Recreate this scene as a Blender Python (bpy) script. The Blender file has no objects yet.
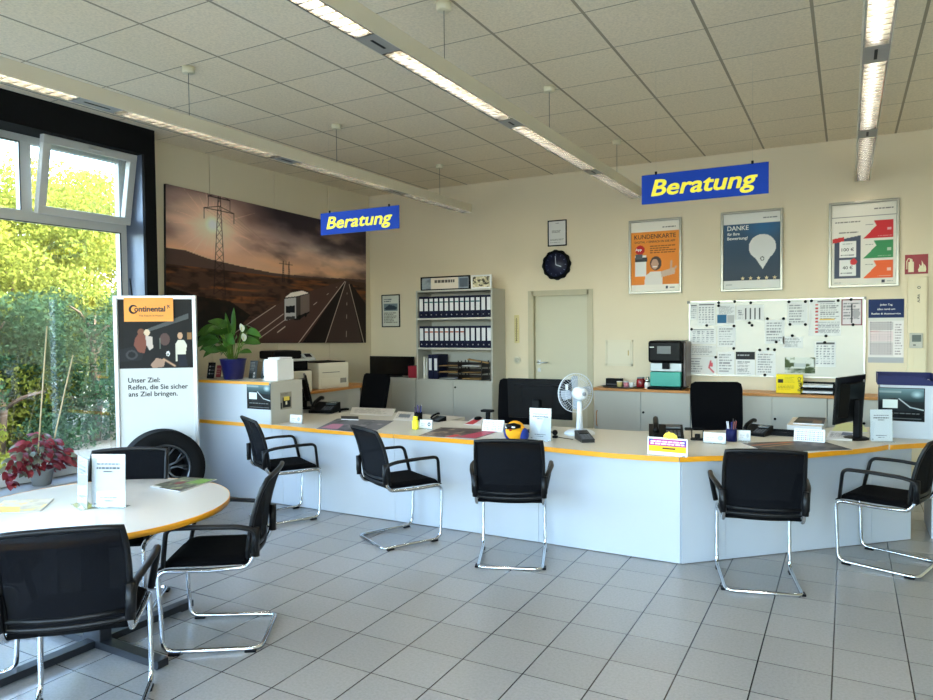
import bpy, bmesh, math, random
import numpy as np
from mathutils import Vector, Matrix
PI = math.pi
sc = bpy.context.scene
col = sc.collection
random.seed(5); rng = np.random.default_rng(5)

# ---------------------------------------------------------------- camera calibration
CR = Vector((0.87893190,0.47684447,-0.00990305)); CU = Vector((-0.00704377,0.03373881,0.99940586)); CW = Vector((-0.47689528,0.87833994,-0.03301290))
FPX = 701.92; H = 1.70
cam_pos = Vector((0, 0, H))
def ray(px, py): return CR * ((px - 466.5) / FPX) - CU * ((py - 350) / FPX) + CW
def at(px, py, z=None, Y=None, X=None, depth=None):
    d = ray(px, py)
    if z is not None: t = (z - H) / d.z
    elif Y is not None: t = Y / d.y
    elif X is not None: t = X / d.x
    else: t = depth
    return cam_pos + d * t
cd = bpy.data.cameras.new('camera'); cam = bpy.data.objects.new('camera', cd); col.objects.link(cam)
m = Matrix.Identity(4)
for i in range(3):
    m[i][0] = CR[i]; m[i][1] = CU[i]; m[i][2] = -CW[i]; m[i][3] = cam_pos[i]
cam.matrix_world = m
cd.sensor_width = 36; cd.lens = FPX / 933 * 36; cd.clip_start = 0.05; cd.clip_end = 200
sc.camera = cam

# ---------------------------------------------------------------- colours and materials
def lin(c):
    c = c / 255.0
    return c / 12.92 if c <= 0.04045 else ((c + 0.055) / 1.055) ** 2.4
def rgb(c): return (lin(c[0]), lin(c[1]), lin(c[2]), 1)
MATS = {}
def mat(name, c, rough=0.5, metal=0.0, var=0.0, vs=8.0, bump=0.0, bs=60.0, coat=0.0, emit=None, es=1.0, alpha=None, spec=0.5, trans=0.0):
    if name in MATS: return MATS[name]
    M = bpy.data.materials.new(name); M.use_nodes = True
    nt = M.node_tree; b = nt.nodes['Principled BSDF']
    b.inputs['Base Color'].default_value = rgb(c); b.inputs['Roughness'].default_value = rough
    b.inputs['Metallic'].default_value = metal; b.inputs['Specular IOR Level'].default_value = spec
    if coat: b.inputs['Coat Weight'].default_value = coat; b.inputs['Coat Roughness'].default_value = 0.08
    if trans: b.inputs['Transmission Weight'].default_value = trans
    if emit: b.inputs['Emission Color'].default_value = rgb(emit); b.inputs['Emission Strength'].default_value = es
    tc = nt.nodes.new('ShaderNodeTexCoord')
    if var or True:
        n = nt.nodes.new('ShaderNodeTexNoise'); n.inputs['Scale'].default_value = vs; n.inputs['Detail'].default_value = 3
        nt.links.new(tc.outputs['Object'], n.inputs['Vector'])
        mx = nt.nodes.new('ShaderNodeMix'); mx.data_type = 'RGBA'
        v = var if var else 0.02
        c0 = [x * (1 - v) for x in rgb(c)[:3]] + [1]; c1 = [min(1, x * (1 + v)) for x in rgb(c)[:3]] + [1]
        mx.inputs[6].default_value = c0; mx.inputs[7].default_value = c1
        nt.links.new(n.outputs['Fac'], mx.inputs[0]); nt.links.new(mx.outputs[2], b.inputs['Base Color'])
    if bump:
        n2 = nt.nodes.new('ShaderNodeTexNoise'); n2.inputs['Scale'].default_value = bs; n2.inputs['Detail'].default_value = 2
        nt.links.new(tc.outputs['Object'], n2.inputs['Vector'])
        bp = nt.nodes.new('ShaderNodeBump'); bp.inputs['Strength'].default_value = bump; bp.inputs['Distance'].default_value = 0.01
        nt.links.new(n2.outputs['Fac'], bp.inputs['Height']); nt.links.new(bp.outputs['Normal'], b.inputs['Normal'])
    if alpha is not None:
        tr = nt.nodes.new('ShaderNodeBsdfTransparent'); ms = nt.nodes.new('ShaderNodeMixShader')
        ms.inputs[0].default_value = alpha
        out = nt.nodes['Material Output']
        nt.links.new(tr.outputs[0], ms.inputs[1]); nt.links.new(b.outputs[0], ms.inputs[2]); nt.links.new(ms.outputs[0], out.inputs['Surface'])
    MATS[name] = M
    return M
def glass_mat(name, c=(225, 240, 240), refl=0.08, rough=0.0):
    if name in MATS: return MATS[name]
    M = bpy.data.materials.new(name); M.use_nodes = True; nt = M.node_tree
    for n in list(nt.nodes):
        if n.type != 'OUTPUT_MATERIAL': nt.nodes.remove(n)
    out = nt.nodes['Material Output']
    t = nt.nodes.new('ShaderNodeBsdfTransparent'); t.inputs[0].default_value = rgb(c)
    g = nt.nodes.new('ShaderNodeBsdfGlossy'); g.inputs['Roughness'].default_value = rough
    lw = nt.nodes.new('ShaderNodeLayerWeight'); lw.inputs['Blend'].default_value = 0.35
    mp = nt.nodes.new('ShaderNodeMapRange'); mp.inputs['To Min'].default_value = refl; mp.inputs['To Max'].default_value = min(1, refl + 0.5)
    ms = nt.nodes.new('ShaderNodeMixShader')
    nt.links.new(lw.outputs['Facing'], mp.inputs['Value']); nt.links.new(mp.outputs[0], ms.inputs[0])
    nt.links.new(t.outputs[0], ms.inputs[1]); nt.links.new(g.outputs[0], ms.inputs[2]); nt.links.new(ms.outputs[0], out.inputs['Surface'])
    MATS[name] = M
    return M
def paint_mat(name='printed_picture', rough=0.45, coat=0.0):
    if name in MATS: return MATS[name]
    M = bpy.data.materials.new(name); M.use_nodes = True; nt = M.node_tree; b = nt.nodes['Principled BSDF']
    a = nt.nodes.new('ShaderNodeAttribute'); a.attribute_name = 'print'
    nt.links.new(a.outputs['Color'], b.inputs['Base Color']); b.inputs['Roughness'].default_value = rough
    b.inputs['Coat Weight'].default_value = coat; b.inputs['Specular IOR Level'].default_value = 0.15
    MATS[name] = M
    return M

# ---------------------------------------------------------------- mesh builder
class MB:
    def __init__(s): s.bm = bmesh.new(); s.cur = 0
    def _add(s, vs, fs, smooth=False):
        bv = [s.bm.verts.new(v) for v in vs]
        for f in fs:
            try:
                q = s.bm.faces.new([bv[i] for i in f]); q.material_index = s.cur; q.smooth = smooth
            except ValueError: pass
        return bv
    def mi(s, i): s.cur = i; return s
    def box(s, x0, x1, y0, y1, z0, z1, M=None, bev=0.0):
        if bev > 0: return s.rbox(x0, x1, y0, y1, z0, z1, bev, M)
        vs = [Vector((x, y, z)) for z in (z0, z1) for y in (y0, y1) for x in (x0, x1)]
        if M is not None: vs = [M @ v for v in vs]
        s._add(vs, [(0, 2, 3, 1), (4, 5, 7, 6), (0, 1, 5, 4), (2, 6, 7, 3), (0, 4, 6, 2), (1, 3, 7, 5)])
        return s
    def rbox(s, x0, x1, y0, y1, z0, z1, r=0.005, M=None, seg=2):
        t = bmesh.new(); bmesh.ops.create_cube(t, size=1)
        for v in t.verts:
            v.co = Vector(((x0 + x1) / 2 + v.co.x * (x1 - x0), (y0 + y1) / 2 + v.co.y * (y1 - y0), (z0 + z1) / 2 + v.co.z * (z1 - z0)))
        r = min(r, 0.49 * min(x1 - x0, y1 - y0, z1 - z0))
        bmesh.ops.bevel(t, geom=list(t.edges), offset=r, segments=seg, affect='EDGES', profile=0.5)
        s.merge(t, M); return s
    def merge(s, t, M=None, smooth=False):
        mp = {}
        for v in t.verts: mp[v] = s.bm.verts.new(M @ v.co if M is not None else v.co)
        for f in t.faces:
            try:
                q = s.bm.faces.new([mp[v] for v in f.verts]); q.material_index = s.cur; q.smooth = smooth or f.smooth
            except ValueError: pass
        t.free()
    def prism(s, poly, z0, z1, M=None, smooth=False):
        n = len(poly)
        vs = [Vector((p[0], p[1], z0)) for p in poly] + [Vector((p[0], p[1], z1)) for p in poly]
        if M is not None: vs = [M @ v for v in vs]
        fs = [tuple(range(n - 1, -1, -1)), tuple(range(n, 2 * n))] + [(i, (i + 1) % n, n + (i + 1) % n, n + i) for i in range(n)]
        s._add(vs, fs, smooth); return s
    def tube(s, pts, r, n=10, closed=False, caps=True, M=None, flat=None):
        pts = [Vector(p) for p in pts]; N = len(pts)
        rs = r if isinstance(r, (list, tuple)) else [r] * N
        up = None; rings = []
        for i, p in enumerate(pts):
            if closed: tan = (pts[(i + 1) % N] - pts[i - 1]).normalized()
            elif i == 0: tan = (pts[1] - p).normalized()
            elif i == N - 1: tan = (p - pts[-2]).normalized()
            else:
                tan = ((pts[i + 1] - p).normalized() + (p - pts[i - 1]).normalized())
                tan = tan.normalized() if tan.length > 1e-6 else (pts[i + 1] - p).normalized()
            if up is None:
                up = Vector((0, 0, 1)) if abs(tan.z) < 0.9 else Vector((0, 1, 0))
            a = up - tan * up.dot(tan)
            if a.length < 1e-5: a = tan.orthogonal()
            a.normalize(); b = tan.cross(a); up = a
            k = (1, 1) if flat is None else flat
            rings.append([p + (a * math.cos(t) * k[0] + b * math.sin(t) * k[1]) * rs[i] for t in [2 * PI * j / n for j in range(n)]])
        vs = [v for R_ in rings for v in R_]
        if M is not None: vs = [M @ v for v in vs]
        fs = []
        for i in range(N if closed else N - 1):
            a0 = i * n; b0 = ((i + 1) % N) * n
            for j in range(n): fs.append((a0 + j, a0 + (j + 1) % n, b0 + (j + 1) % n, b0 + j))
        if not closed and caps: fs += [tuple(range(n - 1, -1, -1)), tuple(range((N - 1) * n, N * n))]
        s._add(vs, fs, True); return s
    def lathe(s, prof, n=24, M=None, smooth=True):
        vs = []; fs = []
        for (r, z) in prof:
            for j in range(n): vs.append(Vector((max(r, 1e-4) * math.cos(2 * PI * j / n), max(r, 1e-4) * math.sin(2 * PI * j / n), z)))
        if M is not None: vs = [M @ v for v in vs]
        for i in range(len(prof) - 1):
            for j in range(n): fs.append((i * n + j, i * n + (j + 1) % n, (i + 1) * n + (j + 1) % n, (i + 1) * n + j))
        if prof[0][0] < .001: fs.append(tuple(range(n - 1, -1, -1)))
        if prof[-1][0] < .001: fs.append(tuple(range((len(prof) - 1) * n, len(prof) * n)))
        s._add(vs, fs, smooth); return s
    def ball(s, c, r, M=None, seg=16):
        t = bmesh.new(); bmesh.ops.create_uvsphere(t, u_segments=seg, v_segments=max(6, seg // 2), radius=1)
        rr = r if isinstance(r, (tuple, list)) else (r, r, r)
        for v in t.verts: v.co = Vector((c[0] + v.co.x * rr[0], c[1] + v.co.y * rr[1], c[2] + v.co.z * rr[2]))
        s.merge(t, M, True); return s
    def build(s, name, mats, parent=None, loc=None, rz=0):
        me = bpy.data.meshes.new(name); bmesh.ops.recalc_face_normals(s.bm, faces=s.bm.faces)
        s.bm.to_mesh(me); s.bm.free()
        for M in (mats if isinstance(mats, (list, tuple)) else [mats]): me.materials.append(M)
        o = bpy.data.objects.new(name, me); col.objects.link(o)
        if parent is not None: o.parent = parent
        if loc is not None: o.location = loc
        if rz: o.rotation_euler = (0, 0, rz)
        return o
def smooth_path(pts, rad=0.04, n=5):
    pts = [Vector(p) for p in pts]; out = [pts[0]]
    for i in range(1, len(pts) - 1):
        a = (pts[i - 1] - pts[i]); b = (pts[i + 1] - pts[i]); r = min(rad, a.length * 0.48, b.length * 0.48)
        p0 = pts[i] + a.normalized() * r; p1 = pts[i] + b.normalized() * r
        for k in range(n + 1):
            t = k / n; out.append(p0 * (1 - t) ** 2 + pts[i] * 2 * t * (1 - t) + p1 * t * t)
    out.append(pts[-1]); return out
def tag(o, label, cat, group=None, kind=None):
    if label: o['label'] = label
    if cat: o['category'] = cat
    if group: o['group'] = group
    if kind: o['kind'] = kind
    return o
def thing(name, label, cat, loc=(0, 0, 0), rz=0, group=None):
    o = bpy.data.objects.new(name, None); col.objects.link(o)
    o.empty_display_size = 0.1; o.location = loc; o.rotation_euler = (0, 0, rz)
    return tag(o, label, cat, group)
def struct(o, label, cat):
    return tag(o, label, cat, None, 'structure')
def copy_tree(o, parent=None):
    c = o.copy(); col.objects.link(c)
    if parent is not None: c.parent = parent
    for ch in list(o.children): copy_tree(ch, c)
    return c
def dup(o, loc, rz, label, group=None):
    c = copy_tree(o); c.location = loc; c.rotation_euler = (0, 0, rz); c['label'] = label
    if group: c['group'] = group
    return c

# ---------------------------------------------------------------- printed pictures: a canvas of colours on a fine grid
class Canvas:
    def __init__(s, w, h, bg):
        s.w, s.h = w, h; s.a = np.zeros((h, w, 3)); s.a[:] = bg
        s.U, s.V = np.meshgrid((np.arange(w) + .0) / (w - 1), (np.arange(h) + .0) / (h - 1))   # V up
        s.asp = w / h
    def put(s, mask, c, al=1.0):
        al = mask * al
        al = al[..., None] if al.ndim == 2 else al
        s.a = s.a * (1 - al) + np.array(c, float) * al
    def rect(s, u0, v0, u1, v1, c, al=1.0): s.put(((s.U >= u0) & (s.U <= u1) & (s.V >= v0) & (s.V <= v1)).astype(float), c, al)
    def grad(s, u0, v0, u1, v1, c0, c1, horiz=False):
        m_ = ((s.U >= u0) & (s.U <= u1) & (s.V >= v0) & (s.V <= v1)).astype(float)[..., None]
        t = ((s.U - u0) / (u1 - u0) if horiz else (s.V - v0) / (v1 - v0)).clip(0, 1)[..., None]
        s.a = s.a * (1 - m_) + m_ * (np.array(c0, float) * (1 - t) + np.array(c1, float) * t)
    def poly(s, pts, c, al=1.0):
        ins = np.zeros(s.U.shape, bool); n = len(pts)
        for i in range(n):
            (x0, y0), (x1, y1) = pts[i], pts[(i + 1) % n]
            if y0 == y1: continue
            cr = ((s.V > min(y0, y1)) & (s.V <= max(y0, y1)))
            xi = x0 + (s.V - y0) * (x1 - x0) / (y1 - y0)
            ins ^= cr & (s.U < xi)
        s.put(ins.astype(float), c, al)
    def line(s, p, q, wd, c, al=1.0):          # wd in fractions of the height
        ax, ay = p[0] * s.asp, p[1]; bx, by = q[0] * s.asp, q[1]
        X = s.U * s.asp; Y = s.V; dx, dy = bx - ax, by - ay; L = dx * dx + dy * dy + 1e-12
        t = (((X - ax) * dx + (Y - ay) * dy) / L).clip(0, 1)
        d = np.hypot(X - ax - t * dx, Y - ay - t * dy)
        s.put((1.2 - d / wd).clip(0, 1), c, al)
    def disc(s, u, v, ru, rv, c, al=1.0, soft=0.0):
        d = np.hypot((s.U - u) / ru, (s.V - v) / rv)
        s.put(((1 - d) / soft).clip(0, 1) if soft else (d < 1).astype(float), c, al)
    def noise(s, amp, nx, ny):
        g = rng.random((ny + 2, nx + 2)); x = s.U * nx; y = s.V * ny
        i = np.floor(x).astype(int); j = np.floor(y).astype(int); fx = x - i; fy = y - j
        fx = fx * fx * (3 - 2 * fx); fy = fy * fy * (3 - 2 * fy)
        return ((g[j, i] * (1 - fx) + g[j, i + 1] * fx) * (1 - fy) + (g[j + 1, i] * (1 - fx) + g[j + 1, i + 1] * fx) * fy - .5) * 2 * amp
    def fbm(s, nx, ny, o=4):
        return sum(s.noise(0.5 ** k, nx * 2 ** k, ny * 2 ** k) for k in range(o)) / 1.9
    def lines(s, u0, v0, u1, v1, n, c, ragged=0.3, fill=0.45, al=0.8):   # unreadably small print
        for k in range(n):
            vy = v1 - (k + .5) * (v1 - v0) / n; hh = (v1 - v0) / n * fill / 2
            e = u1 - (u1 - u0) * random.random() * ragged; x = u0
            while x < e:
                wd = random.uniform(.06, .16) * (u1 - u0)
                s.rect(x, vy - hh, min(x + wd, e), vy + hh, c, al); x += wd + 0.025 * (u1 - u0)
    def build(s, name, w, h, parent, y=0.0, x=0.0, z=0.0, rough=0.45, coat=0.0, M=None, mname='printed_picture'):
        # stands in the local xz plane facing -y, centred on x, bottom at z
        me = bpy.data.meshes.new(name); W_, H_ = s.w, s.h
        co = np.zeros((H_, W_, 3)); co[..., 0] = x + (s.U - .5) * w; co[..., 1] = y; co[..., 2] = z + s.V * h
        co = co.reshape(-1, 3)
        if M is not None:
            A = np.array(M); co = co @ A[:3, :3].T + A[:3, 3]
        idx = np.arange(W_ * H_).reshape(H_, W_)
        f = np.stack([idx[:-1, :-1], idx[:-1, 1:], idx[1:, 1:], idx[1:, :-1]], -1).reshape(-1, 4)
        me.vertices.add(len(co)); me.vertices.foreach_set('co', co.ravel())
        me.loops.add(f.size); me.loops.foreach_set('vertex_index', f.ravel())
        me.polygons.add(len(f)); me.polygons.foreach_set('loop_start', np.arange(0, f.size, 4)); me.polygons.foreach_set('loop_total', np.full(len(f), 4))
        at_ = me.color_attributes.new('print', 'FLOAT_COLOR', 'POINT')
        c = s.a.clip(0, 255) / 255; c = np.where(c <= .04045, c / 12.92, ((c + .055) / 1.055) ** 2.4)
        rgba = np.ones((W_ * H_, 4)); rgba[:, :3] = c.reshape(-1, 3); at_.data.foreach_set('color', rgba.ravel())
        me.materials.append(paint_mat(mname, rough, coat)); me.update(calc_edges=True)
        o = bpy.data.objects.new(name, me); col.objects.link(o)
        if parent is not None: o.parent = parent
        return o
def text(name, body, mat_, parent, width=None, height=None, x=0, z=0, y=0, shear=0, bold=0.0, depth=0.0005, align='CENTER', rz=0.0, M=None):
    # lettering in the local xz plane facing -y; x/z is the middle (or left) of the line and its baseline
    cu = bpy.data.curves.new(name, 'FONT'); cu.body = body; cu.size = 1; cu.shear = shear; cu.extrude = 0.001
    cu.resolution_u = 3
    t = bpy.data.objects.new(name, cu); col.objects.link(t)
    bpy.context.view_layer.update()
    me = bpy.data.meshes.new_from_object(t.evaluated_get(bpy.context.evaluated_depsgraph_get()))
    bpy.data.objects.remove(t); bpy.data.curves.remove(cu)
    xs = [v.co.x for v in me.vertices]; ys = [v.co.y for v in me.vertices]
    x0, x1, y0, y1 = min(xs), max(xs), min(ys), max(ys)
    sx = sy = None
    if width: sx = width / (x1 - x0)
    if height: sy = height / (max(y1, .01))
    sx = sx or sy; sy = sy or sx
    ca, sa = math.cos(rz), math.sin(rz)
    for v in me.vertices:
        lx = (v.co.x - (x0 + x1) / 2 if align == 'CENTER' else v.co.x - x0) * sx; lz = v.co.y * sy; ly = -v.co.z * depth / 0.001
        p = Vector((x + lx * ca - lz * sa, y + ly, z + lx * sa + lz * ca))
        v.co = M @ p if M is not None else p
    if bold:                                          # heavier strokes: the outline repeated a hair to each side
        b_ = bmesh.new(); hh = abs(sy or 0) * bold * 1.0
        for dx, dz in ((0, 0), (1, 0), (-1, 0), (0, .8), (0, -.8), (.7, .6), (-.7, -.6), (.7, -.6), (-.7, .6)):
            k0 = len(b_.verts); b_.from_mesh(me); b_.verts.ensure_lookup_table()
            off = Vector((dx * hh * ca - dz * hh * sa, -.00006 * k0 / max(1, len(me.vertices)), dx * hh * sa + dz * hh * ca))
            if M is not None: off = M.to_3x3() @ off
            for v in b_.verts[k0:]: v.co += off
        b_.to_mesh(me); b_.free()
    me.name = name; me.materials.clear(); me.materials.append(mat_)
    o = bpy.data.objects.new(name, me); col.objects.link(o); o.parent = parent
    return o

# ---------------------------------------------------------------- common materials
CHROME = mat('chrome_metal', (205, 208, 212), 0.12, 1.0)
ALU = mat('brushed_aluminium', (190, 192, 195), 0.3, 1.0)
BLKP = mat('black_plastic', (10, 10, 12), 0.5, spec=.12)
BLKG = mat('gloss_black_plastic', (7, 7, 9), 0.32, spec=.12)
BLKF = mat('black_fabric', (9, 9, 12), 0.95, bump=0.4, bs=400, spec=0.1)
WHT = mat('white_laminate', (186, 192, 200), 0.35, var=0.015, vs=2)
WHTP = mat('white_plastic', (232, 232, 230), 0.4)
GREY = mat('grey_laminate', (184, 182, 172), 0.45, var=0.02, vs=3)
BEIGEG = mat('light_beige_grey_laminate', (205, 199, 184), 0.4, var=0.03, vs=40)
EDGE = mat('yellow_orange_edge_band', (238, 160, 30), 0.35, var=0.05, vs=20)
WOOD = mat('honey_wood', (190, 128, 62), 0.4, var=0.18, vs=6)
PAPER = mat('white_paper', (222, 222, 222), 0.6)
INK = mat('black_ink', (20, 20, 22), 0.6)
ANTH = mat('anthracite_metal', (26, 28, 33), 0.45, 0.2)
ACR = glass_mat('clear_acrylic', (252, 254, 254), 0.03, 0.02)

# ================================================================ ROOM SHELL
def grid_shader(nt, axis_out, off, pitch, half):
    def mth(op, a, b=None):
        n = nt.nodes.new('ShaderNodeMath'); n.operation = op
        for k, v in enumerate((a, b)):
            if v is None: continue
            if isinstance(v, (int, float)): n.inputs[k].default_value = v
            else: nt.links.new(v, n.inputs[k])
        return n.outputs[0]
    q = mth('DIVIDE', mth('SUBTRACT', axis_out, off), pitch)
    f = mth('FRACT', q)
    d = mth('ABSOLUTE', mth('SUBTRACT', f, 0.5))
    return mth('GREATER_THAN', d, 0.5 - half / pitch), mth('FLOOR', q)
def tile_mat(name, c, line_c, ox, px_, hx, oy, py_, hy, rough, speck, var, bumpd, tilevar):
    M = bpy.data.materials.new(name); M.use_nodes = True; nt = M.node_tree; b = nt.nodes['Principled BSDF']
    tc = nt.nodes.new('ShaderNodeTexCoord'); sp = nt.nodes.new('ShaderNodeSeparateXYZ'); nt.links.new(tc.outputs['Object'], sp.inputs[0])
    gx, ix = grid_shader(nt, sp.outputs[0], ox, px_, hx); gy, iy = grid_shader(nt, sp.outputs[1], oy, py_, hy)
    mxm = nt.nodes.new('ShaderNodeMath'); mxm.operation = 'MAXIMUM'; nt.links.new(gx, mxm.inputs[0]); nt.links.new(gy, mxm.inputs[1])
    cb = nt.nodes.new('ShaderNodeCombineXYZ'); nt.links.new(ix, cb.inputs[0]); nt.links.new(iy, cb.inputs[1])
    wn = nt.nodes.new('ShaderNodeTexWhiteNoise'); wn.noise_dimensions = '3D'; nt.links.new(cb.outputs[0], wn.inputs['Vector'])
    def mixc(fac, a, b_):
        n = nt.nodes.new('ShaderNodeMix'); n.data_type = 'RGBA'
        if isinstance(fac, float): n.inputs[0].default_value = fac
        else: nt.links.new(fac, n.inputs[0])
        for k, v in ((6, a), (7, b_)):
            if isinstance(v, (tuple, list)): n.inputs[k].default_value = v
            else: nt.links.new(v, n.inputs[k])
        return n.outputs[2]
    base = rgb(c); lo = tuple(x * (1 - tilevar) for x in base[:3]) + (1,); hi = tuple(min(1, x * (1 + tilevar)) for x in base[:3]) + (1,)
    ct = mixc(wn.outputs['Value'], lo, hi)
    n1 = nt.nodes.new('ShaderNodeTexNoise'); n1.inputs['Scale'].default_value = speck; n1.inputs['Detail'].default_value = 4; n1.inputs['Roughness'].default_value = .7
    nt.links.new(tc.outputs['Object'], n1.inputs['Vector'])
    cr = nt.nodes.new('ShaderNodeValToRGB'); cr.color_ramp.elements[0].position = .35; cr.color_ramp.elements[1].position = .6
    cr.color_ramp.elements[0].color = (1 - var,) * 3 + (1,); cr.color_ramp.elements[1].color = (1, 1, 1, 1)
    nt.links.new(n1.outputs['Fac'], cr.inputs[0])
    mu = nt.nodes.new('ShaderNodeMix'); mu.data_type = 'RGBA'; mu.blend_type = 'MULTIPLY'; mu.inputs[0].default_value = 1
    nt.links.new(ct, mu.inputs[6]); nt.links.new(cr.outputs[0], mu.inputs[7])
    fin = mixc(mxm.outputs[0], mu.outputs[2], rgb(line_c))
    nt.links.new(fin, b.inputs['Base Color'])
    n2 = nt.nodes.new('ShaderNodeTexNoise'); n2.inputs['Scale'].default_value = 7; nt.links.new(tc.outputs['Object'], n2.inputs['Vector'])
    mr = nt.nodes.new('ShaderNodeMapRange'); mr.inputs['To Min'].default_value = rough - .01; mr.inputs['To Max'].default_value = rough + .02
    nt.links.new(n2.outputs['Fac'], mr.inputs['Value']); nt.links.new(mr.outputs[0], b.inputs['Roughness'])
    hsub = nt.nodes.new('ShaderNodeMath'); hsub.operation = 'SUBTRACT'
    sc_ = nt.nodes.new('ShaderNodeMath'); sc_.operation = 'MULTIPLY'; sc_.inputs[1].default_value = .25; nt.links.new(n1.outputs['Fac'], sc_.inputs[0])
    nt.links.new(sc_.outputs[0], hsub.inputs[0]); nt.links.new(mxm.outputs[0], hsub.inputs[1])
    bp = nt.nodes.new('ShaderNodeBump'); bp.inputs['Strength'].default_value = .5; bp.inputs['Distance'].default_value = bumpd
    nt.links.new(hsub.outputs[0], bp.inputs['Height']); nt.links.new(bp.outputs['Normal'], b.inputs['Normal'])
    return M
WALLM = mat('cream_wall_paint', (226, 212, 184), 0.85, var=0.02, vs=1.5, bump=0.08, bs=120)
WALLS = mat('cream_wall_panel', (226, 215, 190), 0.6, var=0.02, vs=2)
FLOORM = tile_mat('grey_floor_tiles', (158, 155, 151), (30, 30, 30), -.053, .3333, .0034, 3.76, .3333, .0022, .24, 70, .14, .002, .05)
CEILM = tile_mat('mineral_ceiling_tiles', (240, 226, 200), (160, 148, 126), -.206, .625, .010, 4.865, .625, .005, .85, 55, .16, .003, .025)
XL, XR, YB, YF, ZC = -6.23, 3.6, 8.5, -3.0, 3.64
XW = -6.23
struct(MB().box(-6.62, XR, YF, YB + .2, -.1, 0).build('floor', FLOORM), 'grey square tiled floor with dark joints', 'floor')
struct(MB().box(-6.38, XR, YF, YB, ZC, ZC + .04).build('ceiling', CEILM), 'speckled mineral fibre tile ceiling', 'ceiling')
struct(MB().box(-6.95, XR + .2, YF - .2, YB + .2, ZC + .05, ZC + .5).build('ceiling_roof', mat('roof_grey', (120, 120, 120), .8)), 'flat roof slab above the ceiling', 'roof')
# back wall with the door opening
DX0, DX1, DZ = -3.63, -2.86, 2.11
wb = MB(); wb.box(XL - .15, DX0, YB, YB + .2, 0, ZC).box(DX1, XR, YB, YB + .2, 0, ZC).box(DX0, DX1, YB, YB + .2, DZ, ZC).box(DX0, DX1, YB + .12, YB + .2, 0, DZ)
struct(wb.build('wall_back', WALLM), 'cream painted back wall', 'wall')
wl = MB(); gap = .004
for a, b_ in ((4.632, 5.54), (5.54, 6.55), (6.55, 7.55), (7.55, YB)):
    wl.box(XL - .02, XL, a + gap, b_ - gap, 0, ZC)
wl.mi(1).box(XL - .15, XL - .02, 4.632, YB, 0, ZC)
struct(wl.build('wall_left', [WALLS, mat('panel_joint_grey', (120, 112, 98), .8)]), 'cream panelled wall with fine vertical joints behind the large picture', 'wall')
struct(MB().box(XR, XR + .15, YF, YB, 0, ZC).build('wall_right', WALLM), 'cream side wall', 'wall')
wr = MB(); wr.box(-6.6, -6.0, YF - .15, YF, 0, ZC).box(3.0, XR + .15, YF - .15, YF, 0, ZC).box(-6.0, 3.0, YF - .15, YF, 0, .35).box(-6.0, 3.0, YF - .15, YF, 3.4, ZC)
struct(wr.build('wall_front', WALLM), 'cream wall around the shop window', 'wall')
BLKM = mat('matt_black_paint', (12, 12, 13), .8, spec=.2)
XP = -5.95
lw = MB(); lw.box(XW - .1, XW, YF, 4.63, 0, .385)
struct(lw.build('wall_under_window', mat('grey_sill_board', (170, 168, 165), .6)), 'low grey wall under the window', 'wall')
struct(MB().box(XW - .1, XP, YF, 4.63, 3.385, ZC).build('trim_1', BLKM), 'black lintel above the window', 'trim')
po = MB(); po.box(XW - .1, XP, 4.505, 4.63, 0, 3.385); po.mi(1).box(XW, XP - .03, 4.50, 4.505, 0, 3.385)
struct(po.build('trim_2', [BLKM, mat('blue_grey_reveal', (84, 94, 112), .4, .2)]), 'black post beside the window with grey blue reveal', 'trim')
struct(MB().box(XW - .06, XP + .04, YF, 4.49, .355, .385).build('trim_3', mat('grey_stone_sill', (150, 150, 148), .4, var=.1, vs=30)), 'grey window sill', 'trim')

# ---------------------------------------------------------------- windows
PVC = mat('white_window_frame', (190, 190, 186), .4)
GLS = glass_mat('window_glass', (246, 250, 250), .02)
def win_thing(name, label):
    t = bpy.data.objects.new(name, None); col.objects.link(t); struct(t, label, 'window'); return t
w1 = win_thing('window_1', 'large white framed window with an opened top light and a view of trees')
fx0, fx1 = XW - .07, XW + .005
f = MB()
f.rbox(fx0, fx1, YF, 4.53, .39, .50, .006); f.rbox(fx0, fx1, YF, 4.53, 3.32, 3.41, .006)
f.rbox(fx0, fx1 - .0015, 4.43, 4.53, .40, 3.4, .006); f.rbox(fx0, fx1 - .0015, YF, YF + .08, .40, 3.4, .006)
f.rbox(fx0, fx1 + .0015, YF, 4.5, 2.645, 2.74, .006)
for y in (2.0, -.5): f.rbox(fx0, fx1 - .003, y - .04, y + .04, .4, 3.4, .006)
f.rbox(fx0, fx1 - .003, 3.50, 3.60, 2.7, 3.4, .006); f.rbox(fx0, fx1 - .003, .7, .8, 2.7, 3.4, .006)
f.build('window_frame', PVC, w1)
gk = MB()
for (a, b_) in ((YF + .08, -.54), (-.46, 1.96), (2.04, 4.43)):
    gk.box(fx1 - .001, fx1 + .003, a - .004, a + .004, .50, 2.645).box(fx1 - .001, fx1 + .003, b_ - .006, b_ + .006, .50, 2.645).box(fx1 - .001, fx1 + .003, a, b_, 2.639, 2.647)
gk.box(fx1 - .001, fx1 + .003, 3.494, 3.502, 2.74, 3.32).box(fx1 - .001, fx1 + .003, 2.04, 3.5, 3.315, 3.322)
gk.build('gasket', mat('black_rubber', (24, 24, 26), .7), w1)
p = MB()
for (a, b_) in ((YF + .08, -.54), (-.46, 1.96), (2.04, 4.43)): p.box(XW - .035, XW - .03, a - .01, b_ + .01, .49, 2.65)
for (a, b_) in ((YF + .08, -.54), (-.46, .7), (.8, 1.96), (2.04, 3.51)): p.box(XW - .035, XW - .03, a - .01, b_ + .01, 2.73, 3.33)
p.build('pane', GLS, w1)
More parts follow.
